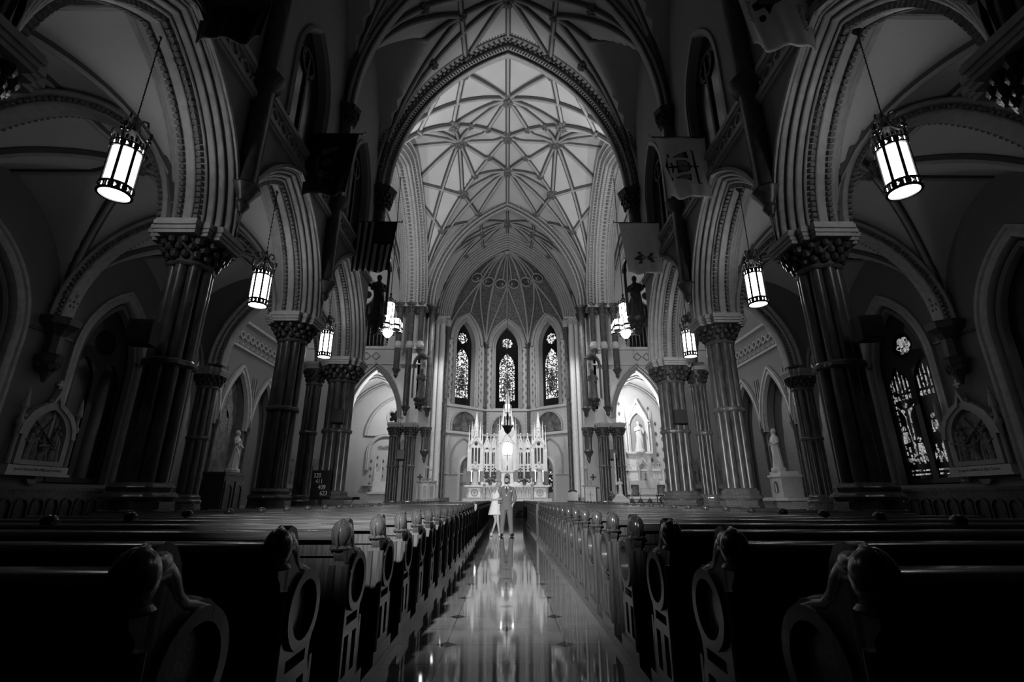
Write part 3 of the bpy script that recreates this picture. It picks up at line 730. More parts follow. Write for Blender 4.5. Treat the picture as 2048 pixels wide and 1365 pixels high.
def crucifix(name, loc, h, label, rz=0.0, base=True, cat='crucifix', matn='dark', fig='brass'):
    t = empty(name, loc, rz, label, cat)
    z0 = h*.3 if base else 0
    m = MB().box(0, 0, z0+(h-z0)/2, .035, .03, h-z0).box(0, 0, z0+(h-z0)*.7, (h-z0)*.55, .03, .035)
    m.build('cross', M[matn], t, smooth=False)
    if base: MB().lathe(0, 0, [(.13, 0), (.13, .03), (.07, .06), (.03, .12), (.045, z0*.6), (.02, z0)], 12).build('foot', M[matn], t)
    H = (h-z0); zc = z0+H*.7; b = MB()
    b.tube([(0, -.03, zc-.42*H), (0.0, -.035, zc-.2*H), (0, -.03, zc+.0*H), (0, -.03, zc+.04*H)], [.012, .022, .032, .02], 8)
    for s_ in (-1, 1): b.tube([(0, -.03, zc), (s_*.13*H, -.03, zc+.02*H), (s_*.25*H, -.025, zc+.035*H)], [.016, .012, .008], 6)
    b.ball(0.01, -.04, zc+.085*H, .03*H+.008, 8, .8, .9, 1.1); b.build('corpus', M[fig], t)
    return t
def station(Y, sg, label, msg, X=None, F=None, rot=None):
    # relief panel under an ogee gable with pinnacles, fixed to the wall
    F = F or FX(sg*(AW-0.03), Y, -sg)
    t = empty('station_relief', (0,0,0), 0, label, 'relief', 'wall stations of the cross')
    MB().plate([arch_pts(.72, .95, 2.75, 12, 0, 2.0), arch_pts(.56, .78, 2.72, 12, 0, 2.12)], F, 0.0, 0.16).build('frame', M['rib'], t)
    MB().plate([arch_pts(.6, .82, 2.72, 12, 0, 2.1)], F, 0.0, 0.04).build('backing', M['relief'], t)
    og = MB(); L = [(-.86, 2.75), (-.80, 3.05), (-.62, 3.38), (-.36, 3.58), (-.14, 3.7), (-.04, 3.95), (0, 4.1)]
    inn = [(0, 3.86), (-.1, 3.58), (-.3, 3.46), (-.52, 3.28), (-.68, 3.0), (-.72, 2.75)]
    og.plate([L+[(-x, z) for x, z in L[:-1]][::-1]+[(-x, z) for x, z in inn[::-1]]+inn[1:]], F, 0.02, 0.2)
    for s_ in (-1, 1):
        for q in range(5): 
            p = F(s_*(.74-.15*q), .12, 3.22+.13*q); og.ball(p[0], p[1], p[2], .05, 6)
    og.build('ogee_gable', M['arch'], t)
    MB().plate([[(-.03, 4.08), (.03, 4.08), (.03, 4.18), (.1, 4.18), (.1, 4.24), (.03, 4.24), (.03, 4.34), (-.03, 4.34), (-.03, 4.24), (-.1, 4.24), (-.1, 4.18), (-.03, 4.18)]], F, .08, .13).build('cross_finial', M['stone'], t)
    for s_ in (-1, 1):
        p = F(s_*.84, .12, 0); q = MB().lathe(p[0], p[1], [(.05, 2.0), (.05, 2.95), (.09, 3.0), (.09, 3.1), (.05, 3.15), (.05, 3.4), (.09, 3.45), (.015, 3.95)], 8)
        for z in (3.55, 3.68, 3.8): q.ball(p[0], p[1], z, .055, 6)
        q.build('side_pinnacle', M['rib'], t)
    fg = MB(); rnd = random.Random(int(Y*10)+sg)
    for (x, z, h, lean) in ((-.42, 2.12, .72, .05), (-.24, 2.12, .8, -.05), (-.05, 2.1, .55, .25), (.14, 2.12, .62, -.2), (.30, 2.12, .85, .0), (.45, 2.12, .7, -.06)):
        pts = [F(x+lean*k/4, .07+.02*k/4, z+h*k/4) for k in range(5)]
        fg.tube(pts, [.1, .09, .085, .08, .03], 8)
        p = F(x+lean*1.05, .12, z+h+.05); fg.ball(p[0], p[1], p[2], .06, 8, 1, 1, 1.2)
        p2 = [F(x+lean*.8, .1, z+h*.8), F(x+lean+.12*(1 if rnd.random() > .5 else -1), .16, z+h*.6), F(x+.18*(1 if rnd.random() > .5 else -1), .17, z+h*.72)]
        fg.tube(p2, [.04, .035, .02], 6)
    fg.build('relief_figures', M['relief'], t)
    a_, b_ = (F(-.5, .13, 3.2), F(.2, .17, 2.55)); MB().tube([a_, b_], .03, 6).tube([F(-.3, .15, 2.7), F(.02, .15, 3.25)], .025, 6).build('carried_cross', M['dark'], t)
    MB().plate([[(-.88, 1.78), (.88, 1.78), (.88, 1.98), (-.88, 1.98)]], F, 0, .2).plate([[(-.94, 1.72), (.94, 1.72), (.94, 1.78), (-.94, 1.78)]], F, 0, .24).build('inscription_shelf', M['stone'], t, smooth=False)
    p = F(0, .203, 1.88)
    text(msg, .115, p, rot or (PI/2, 0, -sg*PI/2), M['stencil'], t, 'inscription', .002, .95)
    MB().plate([[(-.16, 1.6), (-.08, 1.52), (.08, 1.52), (.16, 1.6), (.16, 1.64), (-.16, 1.64)]], F, 0, .1).build('number_shield', M['paint'], t, smooth=False)
    return t
station(13.55, -1, 'dim relief of figures helping to carry a cross, on the left aisle wall', 'Jesus meets his afflicted mother')
station(13.15, 1, 'dim crowded relief under a cross finial on the right aisle wall', 'Jesus is nailed to the Cross')

wn_no = 17
for sg in (-1, 1):
    # end wall with recesses under a balustrade band
    F = FX(sg*TX, 0, sg)
    cs = (21.6, 24.5, 27.4)
    holes = [arch_pts(1.22, 2.7, 4.7, 12, cy, 0.8) for cy in cs]
    we = MB().plate([[(CW+0.4, 0), (31.0, 0), (31.0, 22), (CW+0.4, 22)]]+holes, F, 0.0, 0.5).build('wall_transept_end_'+WHO[sg], M['endwall'], smooth=False)
    tag(we, kind='structure')
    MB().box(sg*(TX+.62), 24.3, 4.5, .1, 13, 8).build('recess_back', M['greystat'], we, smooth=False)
    for cy in cs:
        MB().mould(FX(sg*TX, cy, sg), 1.2, 2.7, 4.7, [(-.05, .1), (0, -.08), (.08, -.12), (.16, -.06), (.2, -.14), (.3, -.14), (.32, .02)], leg=.2).build('arch_moulding', M['arch'], we)
    for cy in (20.15, 23.05, 25.95, 28.85):
        MB().lathe(sg*(TX-.02), cy, [(.13, .9), (.1, 1.0), (.1, 4.2), (.2, 4.6), (.2, 4.7)], 10).build('colonnette', M['marble'], we)
        MB().box(sg*(TX-.02), cy, 6.7, .05, .1, 1.3).box(sg*(TX-.02), cy+.2, 6.9, .05, .06, 1.0).box(sg*(TX-.02), cy-.2, 6.9, .05, .06, 1.0).build('spandrel_panel', M['gilt'], we, smooth=False)
    b = MB(); b.box(sg*(TX-.1), 24.3, 8.55, .2, 13, .12).box(sg*(TX-.12), 24.3, 9.95, .26, 13, .14)
    b.build('balustrade_rail', M['arch'], we, smooth=False)
    b = MB()
    for k in range(26):
        y = CW+.9+k*.5; b.plate([circ(y, 9.25, .22, 16), foil(y, 9.25, .17, 4, 24)], F, -.1, -.02)
        b.ball(sg*(TX-.14), y, 8.72, .09, 6)
    b.build('quatrefoil_frieze', M['rib'], we)
    if sg < 0:
        q = MB().plate([arch_pts(1.2, 2.65, 4.7, 12, 24.5, 1.4)], F, .44, .48).build('mural_background', M['mural'], we, smooth=False)
        rnd = random.Random(4); m = MB()
        for (y, z, ry, rz_) in ((24.5, 6.6, .5, .42), (24.1, 5.7, .25, .5), (24.8, 5.5, .3, .45), (24.45, 4.9, .35, .6), (24.0, 4.6, .2, .5), (25.1, 4.7, .22, .5)):
            m.plate([[(y+ry*math.cos(a)*(1+.2*math.sin(3*a)), z+rz_*math.sin(a)) for a in [2*PI*i/20 for i in range(20)]]], F, .425, .435)
        m.build('painted_figures', M['relief'], q)
    # east wall with chapel arch and organ gallery
    F = FY(0, 30.9)
    ax = sg*8.53
    notch = lambda cx, a, h, zs: arch_pts(a, h, zs, 14, cx)
    o = [(sg*5.75, 0)]; xs = sorted((sg*5.75, sg*14.4))
    o = [(xs[0], 0), (ax-1.52, 0)] + arch_pts(1.52, 3.1, 6.1, 16, ax) + [(ax+1.52, 0), (xs[1], 0), (xs[1], 22), (xs[0], 22)]
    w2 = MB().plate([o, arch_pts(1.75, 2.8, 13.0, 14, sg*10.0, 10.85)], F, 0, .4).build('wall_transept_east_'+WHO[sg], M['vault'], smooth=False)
    tag(w2, kind='structure')
    MB().mould(FY(ax, 30.85), 1.52, 3.1, 6.05, orders([(0, .12), (.16, .2), (.32, .28)], .045)).build('arch_moulding', M['arch'], w2)
    MB().mould(FY(sg*10.0, 30.85), 1.75, 2.8, 13.0, orders([(0, .08), (.14, .14)], .04), leg=2.1).build('gallery_moulding', M['arch'], w2)
    b = MB().box(sg*9.6, 30.83, 10.68, 8.0, .16, .12).box(sg*9.6, 30.85, 9.6, 8.0, .12, .08); b.build('string_course', M['stone'], w2, smooth=False)
    b = MB()
    for k in range(6): b.plate([circ(sg*(8.7+k*.62), 10.15, .3, 4), foil(sg*(8.7+k*.62), 10.15, .2, 4, 24)], F, -.06, -.01)
    b.build('quatrefoil_frieze', M['gilt'], w2)
    MB().plate([circ(sg*10.0, 14.6, .72, 28), foil(sg*10.0, 14.6, .6, 4, 40)], FY(0, 30.95), 0, .15).build('gallery_tracery', M['stone'], w2)
    # organ behind the gallery opening
    t = empty('pipe_organ', (0,0,0), 0, 'dark rank of organ pipes in the %s gallery opening' % WHO[sg], 'organ', 'gallery organs')
    gf = MB().box(sg*9.5, 32.0, 10.6, 5.0, 1.35, .1).build('floor_gallery_'+WHO[sg], M['woodv'], None, smooth=False); tag(gf, kind='structure')
    MB().box(sg*10.0, 32.0, 10.9, 3.4, .5, .5).build('organ_case', M['blackbox'], t, smooth=False)
    for k in range(13):
        x = sg*(8.45+k*.26); h = 2.6+.5*math.cos((k-6)*.4); MB().lathe(x, 31.8, [(.03, 11.1), (.1, 11.4), (.1, 11.2+h)], 10).build('organ_pipe', M['pipe'], t)
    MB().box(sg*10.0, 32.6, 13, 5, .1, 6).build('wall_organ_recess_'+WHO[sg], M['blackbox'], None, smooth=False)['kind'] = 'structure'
    # chapel shell
    sh = MB().box(sg*11.75, 33.0, 4.8, .3, 3.8, 9.6).box(sg*5.95, 33.0, 4.8, .3, 3.8, 9.6).build('wall_chapel_side_'+WHO[sg], M['vault'], smooth=False); tag(sh, kind='structure')
    cx = sg*8.85; x0, x1 = sorted((sg*6.1, sg*11.6))
    cv = ceiling('ceiling_chapel_'+WHO[sg])
    hv = lambda x, y, cx=cx: arch_z(x-cx, 2.8, 3.6, 5.6)
    web(cv, hv, x0, x1, 31.2, 34.7, 30, 4)
    for y in (32.2, 34.4): MB().mould(FY(cx, y), 2.5, 3.3, 5.6, orders([(0, .12), (.14, .2)], .05)).build('chapel_arch', M['arch'], cv)
    bk = MB().box(sg*8.85, 34.7, 4.8, 5.8, .3, 9.6).build('wall_chapel_back_'+WHO[sg], M['vault'], smooth=False); tag(bk, kind='structure')

# left chapel: recess with diamond pattern, marble side altar
F = FY(-8.1, 34.55)
bk = bpy.data.objects['wall_chapel_back_left']
MB().mould(F, 1.75, 2.6, 5.35, [(0, -.12), (.1, -.2), (.2, -.12), (.22, 0), (0, 0)]).build('blind_arch', M['arch'], bk)
MB().plate([circ(0.15, 6.7, .62, 28), foil(0.15, 6.7, .5, 5, 40)], F, -.1, -.02).plate([foil(0.15, 6.7, .5, 5, 40, .5)], F, -.03, -.015).build('rose', M['arch'], bk)
MB().plate([foil(0.15, 6.7, .46, 5, 40, .45)], F, -.05, -.035).build('rose_glass', M['darkglass'], bk)
MB().box(-8.1, 34.45, 5.38, 3.4, .16, .1).box(-8.1, 34.42, 2.0, 3.6, .2, .08).build('ledge', M['stone'], bk, smooth=False)
MB().mould(FY(-8.1, 34.45), 1.42, 1.0, 4.2, [(0, -.1), (.08, -.16), (.16, -.1), (.2, -.14), (.26, -.02), (0, .02)], leg=1.2).build('recess_arch', M['stone'], bk)
MB().mould(FY(-7.6, 34.42), .5, 1.1, 3.6, [(0, -.08), (.06, -.14), (.12, -.08), (.12, 0), (0, 0)]).build('inner_arch', M['stone'], bk)
b = MB()
for i in range(7):
    for j in range(6):
        x = -1.3+i*.42; z = 1.6+j*.5+(.25 if i % 2 else 0)
        if z < 4.1: b.plate([[(x-.08, z), (x, z-.15), (x+.08, z), (x, z+.15)]], FY(-8.1, 34.53), -.004, 0)
b.build('painted_diamonds', M['midcloth'], bk, smooth=False)
b = MB()
for k in range(9):
    a = k*.7; b.tube([(-8.9+.1*k+.08*math.cos(t_), 34.46, 4.55+.1*math.sin(t_)) for t_ in [a+i*.7 for i in range(8)]], .018, 5)
b.build('scroll_ornament', M['gilt'], bk)
def side_altar(name, X, label, w_=2.4, base_z=0.6):
    t = empty(name, (X, 33.6, 0), 0, label, 'altar', None)
    MB().box(0, .0, base_z/2, w_+.9, 1.7, base_z).build('altar_step', M['stone'], t, smooth=False)
    MB().box(0, .25, base_z+.42, w_-.3, .6, .84).build('altar_base', M['stone'], t, smooth=False)
    MB().box(0, .25, base_z+.9, w_, .8, .14).build('altar_table', M['white'], t, smooth=False)
    fr = MB()
    for k in range(int(w_/.12)): fr.plate([[(-w_/2+k*.12, base_z+.83), (-w_/2+k*.12+.06, base_z+.74), (-w_/2+k*.12+.12, base_z+.83)]], FY(0, -.16), 0, .02)
    fr.build('lace_edge', M['gilt'], t, smooth=False)
    return t
def pinnacle(mb, x, y, z0, h, r):
    mb.box(x, y, z0+h*.25, r*2, r*2, h*.5)
    mb.lathe(x, y, [(r*1.5, z0+h*.5), (r*1.5, z0+h*.53), (r*1.05, z0+h*.56), (r*.15, z0+h*.97), (r*.15, z0+h)], 4, ph=PI/4)
    for k in range(3): mb.ball(x, y, z0+h*(.62+.1*k), r*(1.15-.25*k), 6, 1, 1, .5)
    mb.ball(x, y, z0+h, r*.45, 6)
def gable(mb, x, y, z0, w_, h, t=.08):
    F_ = FY(x, y)
    mb.plate([[(-w_/2, z0), (0, z0+h), (w_/2, z0), (w_/2-.09, z0), (0, z0+h-.22), (-w_/2+.09, z0)]], F_, -t, t)
    n = 5
    for s_ in (-1, 1):
        for k in range(n): mb.ball(x+s_*w_/2*(1-(k+.5)/n), y, z0+h*(k+.5)/n+.04, .045, 6)
    mb.lathe(x, y, [(.03, z0+h-.05), (.03, z0+h+.12), (.07, z0+h+.16), (.02, z0+h+.24)], 6)
t = side_altar('side_altar', -7.9, 'bright marble side altar in the left chapel recess', 2.6)
b = MB()
for x in (-.9, .35, 1.1): b.box(x, .75, 2.2, .5, .3, 1.4); pinnacle(b, x-.2, .7, 2.4, 1.9 if x == .35 else 1.2, .06); pinnacle(b, x+.2, .7, 2.4, 1.9 if x == .35 else 1.2, .06)
gable(b, .35, .62, 2.9, .6, .7); b.box(0, .8, 1.9, 2.5, .25, .7); b.build('reredos', M['white'], t, smooth=False)

# right chapel: white reredos with statue niche, diamond-stencilled wall
bk = bpy.data.objects['wall_chapel_back_right']
b = MB()
for i in range(13):
    for j in range(9):
        x = -2.6+i*.42; z = 1.9+j*.72+(.36 if i % 2 else 0)
        if abs(x) > .85 and z < 5.6+3.2*(1-abs(x)/2.7): b.plate([foil(x, z, .1, 4, 16), ], FY(9.0, 34.53), -.005, 0).plate([[(x-.1, z), (x, z-.19), (x+.1, z), (x, z+.19)]], FY(9.0, 34.53), -.004, 0)
b.build('painted_diamonds', M['midcloth'], bk, smooth=False)
t = side_altar('side_altar', 9.35, 'bright white side altar below the niche statue in the right chapel', 2.7, .3)
b = MB(); F = FY(0, .72)
b.plate([arch_pts(.74, 1.2, 6.35, 12, -.1, 1.5), arch_pts(.55, .95, 6.0, 12, -.1, 4.25)], F, -.1, .12)
b.box(-.1, .62, 4.16, 1.7, .5, .14); b.box(-.1, .7, 3.0, 2.7, .3, .1); b.box(0, .78, 2.2, 3.0, .2, 1.6)
b.plate([[(-.95, 6.3), (-.1, 8.0), (.75, 6.3), (.62, 6.3), (-.1, 7.7), (-.82, 6.3)]], F, -.16, -.02)
for x in (-.98, .78): pinnacle(b, x, .7, 4.2, 3.0, .07)
for x in (-.8, .6): b.lathe(x, .55, [(.07, 4.2), (.05, 4.3), (.05, 6.0), (.09, 6.2)], 10)
b.build('reredos', M['white'], t, smooth=False)
b = MB()
for x in (-1.25, -.85, .75, 1.15): b.plate([arch_pts(.15, .25, 2.85, 6, x, 2.4), arch_pts(.1, .18, 2.83, 6, x, 2.45)], FY(0, .66), -.03, 0); gable(b, x, .64, 2.95, .32, .3, .03)
gable(b, -.0, .42, 3.3, .7, .6, .06); b.box(-.3, .45, 2.7, .08, .12, 1.2).box(.3, .45, 2.7, .08, .12, 1.2); b.box(0, .5, 2.05, 2.0, .35, .5)
for x in (-.38, .38): pinnacle(b, x, .42, 3.0, 1.0, .05)
b.build('arcading', M['stone'], t, smooth=False)
MB().plate([arch_pts(.26, .4, 3.05, 8, 0, 2.3)], FY(0, .6), -.02, .0).build('tabernacle_door', M['rib'], t)
MB().plate([arch_pts(.55, .95, 6.0, 12, -.1, 4.25)], F, .1, .13).build('niche_back', M['rib'], t)
robed('niche_statue', (9.25, 34.1, 4.35), 1.95, 'statue', 0.0, 'tall white robed statue standing in the right chapel niche', None, 'open')
crucifix('altar_crucifix', (9.4, 33.75, 2.32), .5, 'small dark crucifix on the right side altar', 0, True)
for x, d in ((8.55, 'left'), (10.3, 'right')):
    t = empty('framed_icon', (x, 33.5, 1.27), 0, 'dark framed icon standing on the %s end of the right side altar' % d, 'icon', 'side altar icons')
    MB().plate([[(-.26, 0), (.26, 0), (.26, .75), (-.26, .75)], arch_pts(.17, .17, .5, 8, 0, .1)], FY(0, 0), -.03, .03).build('frame', M['dark'], t, smooth=False)
    MB().plate([arch_pts(.18, .18, .5, 8, 0, .09)], FY(0, .02), -.0, .01).build('picture', M['relief'], t)
    MB().ball(0, .0, .5, .07, 8, 1, .3, 1.2).loft([(0, 0, .1, .14, .02), (0, 0, .3, .13, .02), (0, 0, .43, .08, .02)], 10).build('painted_saint', M['greystat'], t)
for x, dd in ((8.3, 'outermost left'), (8.8, 'inner left'), (9.9, 'inner right'), (10.5, 'outermost right')):
    t = empty('side_candle', (x, 33.35, 1.27), 0, 'thin candlestick on the right side altar, %s of four' % dd, 'candlestick', 'right side altar candlesticks')
    MB().lathe(0, 0, [(.06, 0), (.02, .04), (.02, .2), (.04, .22)], 8).build('stem', M['brass'], t); MB().lathe(0, 0, [(.018, .22), (.018, .5)], 8).build('candle', M['wax'], t)

# transept statues
robed('aisle_statue', (-12.75, 23.3, 2.45), 1.75, 'statue', PI/2, 'pale robed statue on the dark wooden shrine in the left transept', None, 'open')
t = empty('shrine_cabinet', (-13.0, 23.3, 0), PI/2, 'dark wooden shrine base beneath the pale statue in the left transept', 'shrine')
MB().box(0, 0, 1.1, 1.7, .9, 2.2).build('body', M['woodv'], t, smooth=False); MB().box(0, 0, 2.22, 1.9, 1.05, .12).build('top', M['wood'], t, smooth=False)
for x in (-.42, .42): MB().plate([[(x-.33, .3), (x+.33, .3), (x+.33, 1.9), (x-.33, 1.9)], arch_pts(.25, .2, 1.5, 6, x, .42)], FY(0, -.46), -.03, .0).build('door_panel', M['wood'], t, smooth=False)
robed('aisle_statue', (12.7, 23.1, 2.5), 1.8, 'statue', -PI/2, 'pale praying statue on the white pedestal in the right transept', None, 'fold')
t = empty('statue_altar', (12.9, 23.1, 0), -PI/2, 'pale marble pedestal altar carrying the praying statue', 'altar')
MB().box(0, 0, 1.65, 1.0, .9, .9).build('pedestal', M['stone'], t, smooth=False)
MB().box(0, 0, 2.14, 1.15, 1.0, .1).box(0, 0, 2.26, .95, .85, .14).build('cornice', M['white'], t, smooth=False)
MB().box(0, -.1, 1.12, 2.2, 1.1, .14).build('altar_table', M['white'], t, smooth=False); MB().box(0, .1, .55, 1.4, .7, 1.1).build('altar_base', M['stone'], t, smooth=False)
MB().plate([arch_pts(.13, .16, 1.75, 8, 0, 1.4)], FY(0, -.46), -.02, .0).build('relief_niche', M['dark'], t)
MB().loft([(0, -.48, 1.42, .05, .02), (0, -.48, 1.62, .05, .02), (0, -.48, 1.7, .02, .02)], 8).ball(0, -.48, 1.75, .035, 8).build('niche_figure', M['white'], t)
crucifix('standing_crucifix', (-12.6, 28.2, 1.9), 1.5, 'processional crucifix on a wall bracket in the left transept', .5, True, 'crucifix')
MB().lathe(-12.6, 28.2, [(.02, 0), (.16, .02), (.04, .1), (.04, 1.8), (.14, 1.9)], 10).build('crucifix_post', M['woodv'])
tag(bpy.data.objects['crucifix_post'], 'slim dark post under the crucifix in the left transept', 'post')
for sg, w_ in ((-1, 'dim relief panel on the far wall seen between the second and third left piers'), (1, 'dim relief panel on the far wall seen between the second and third right piers')):
    station(30.8, sg, w_, 'Jesus falls', F=FY(sg*12.4, 30.85, -1), rot=(PI/2, 0, 0))
# corner niche statues under canopies at the crossing piers
for sg in (-1, 1):
    for Y, dsc in ((29.45, 'far'), (18.5, 'near')):
        x = sg*5.35
        t = empty('statue_canopy', (x, Y, 0), 0, 'carved console and canopy around the %s %s crossing statue' % (dsc, WHO[sg]), 'canopy', 'crossing niche canopies')
        z0 = 7.0 if Y > 20 else 8.2
        q = MB().lathe(0, 0, [(.05, z0-.75), (.16, z0-.6), (.12, z0-.5), (.34, z0-.2), (.42, z0-.1), (.42, z0)], 8)
        for k in range(8): q.ball(.25*math.cos(k*.785), .25*math.sin(k*.785), z0-.33, .1, 6)
        q.build('console', M['dark'], t)
        cn_ = MB().mould(FY(0, -.35), .4, .6, z0+2.1, [(0, -.08), (.1, -.08), (.1, .3), (0, .3)], leg=.1)
        cn_.lathe(0, -.0, [(.46, z0+2.62), (.3, z0+2.8), (.1, z0+3.05)], 6)
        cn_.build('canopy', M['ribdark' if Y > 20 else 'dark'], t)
        for s_ in (-1, 1): MB().lathe(s_*.45, -.3, [(.07, z0), (.06, z0+.1), (.06, z0+1.85), (.1, z0+2.05)], 10).build('colonnette', M['marble'], t)
        robed('crossing_statue', (x, Y, z0+.02), 1.85, 'greystat' if Y > 20 else 'dark', sg*-.5, 'dark robed statue on the %s %s crossing pier' % (dsc, WHO[sg]), None, 'hold' if sg < 0 else 'open', False)  # near statues take the blacker material to paint in their shade
    # short corbelled columns beside the chancel
    q = MB(); x = sg*5.05
    q.lathe(x, 30.35, [(.03, 3.2), (.12, 3.45), (.1, 3.55), (.25, 3.8), (.3, 3.9), (.24, 4.0)], 10); q.lathe(x, 30.35, [(.2, 3.98), (.2, 4.75)], 12, lobes=6, amp=.12)
    lumpy_capital(q, x, 30.35, .24, 4.75, 5.15, 3); q.lathe(x, 30.35, [(.36, 5.15), (.4, 5.35)], 8)
    q.build('corbel_column', M['marble']); tag(bpy.data.objects[[o.name for o in bpy.data.objects if o.name.startswith('corbel_column')][-1]], 'short marble column on a carved drop beside the %s of the chancel' % WHO[sg], 'column', None)

# ------------------------------------------------------------------ chancel walls and apse
for sg in (-1, 1):
    w_ = MB().box(sg*5.75, 32.9, 11, .3, 4.0, 22).build('wall_chancel_'+WHO[sg], M['vault'], smooth=False); tag(w_, kind='structure')
    MB().box(sg*5.55, 32.9, 3.0, .14, 3.8, .12).box(sg*5.57, 32.9, 9.8, .1, 3.8, .12).build('string_course', M['stone'], w_, smooth=False)
    MB().box(sg*5.2, 31.0, 3.0, .9, .1, .1).build('string_course', M['stone'], w_, smooth=False)
    MB().mould(FX(sg*5.58, 32.9), .7, 1.3, 11.6, [(0, -.08), (.12, -.08), (.12, .08), (0, .08)], leg=1.6).build('blind_arch', M['arch'], w_)
    MB().plate([[(-.04,0),(.04,0),(.04,.14),(.16,.14),(.16,.22),(.04,.22),(.04,.36),(-.04,.36),(-.04,.22),(-.16,.22),(-.16,.14),(-.04,.14)]], lambda s,t,z, sg=sg: (sg*5.25+s, 30.39+t, 2.2+z), -.01, .0).build('consecration_cross', M['stencil'], w_, smooth=False)
    q = MB().box(sg*5.62, 31.05, 3.3, 1.2, .6, 6.6).build('wall_pier_block_'+WHO[sg], M['vault'], smooth=False); tag(q, kind='structure')
V = [(-5.3, 34.6), (-4.95, 37.35), (-1.86, 40.0), (1.86, 40.0), (4.95, 37.35), (5.3, 34.6)]
def facet(i):
    a, b = Vector(V[i]+(0,)), Vector(V[i+1]+(0,)); m = (a+b)/2; d = (b-a).normalized(); nrm = Vector((d.y, -d.x, 0))
    if nrm.dot(Vector((0, 35, 0))-m) > 0: nrm = -nrm   # outward
    return m, d, nrm, (b-a).length
def FF(i):
    m, d, nr, L = facet(i)
    return lambda s, t, z: (m.x+d.x*s+nr.x*t, m.y+d.y*s+nr.y*t, z)
fleur = [(0,-.22),(.025,-.2),(.025,-.06),(.1,-.06),(.1,-.03),(.025,-.03),(.025,.02),(.12,.02),(.12,.05),(.025,.05),(.025,.16),(0,.22),(-.025,.16),(-.025,.05),(-.12,.05),(-.12,.02),(-.025,.02),(-.025,-.03),(-.1,-.03),(-.1,-.06),(-.025,-.06),(-.025,-.2)]
aw = empty('wall_apse', kind='structure')
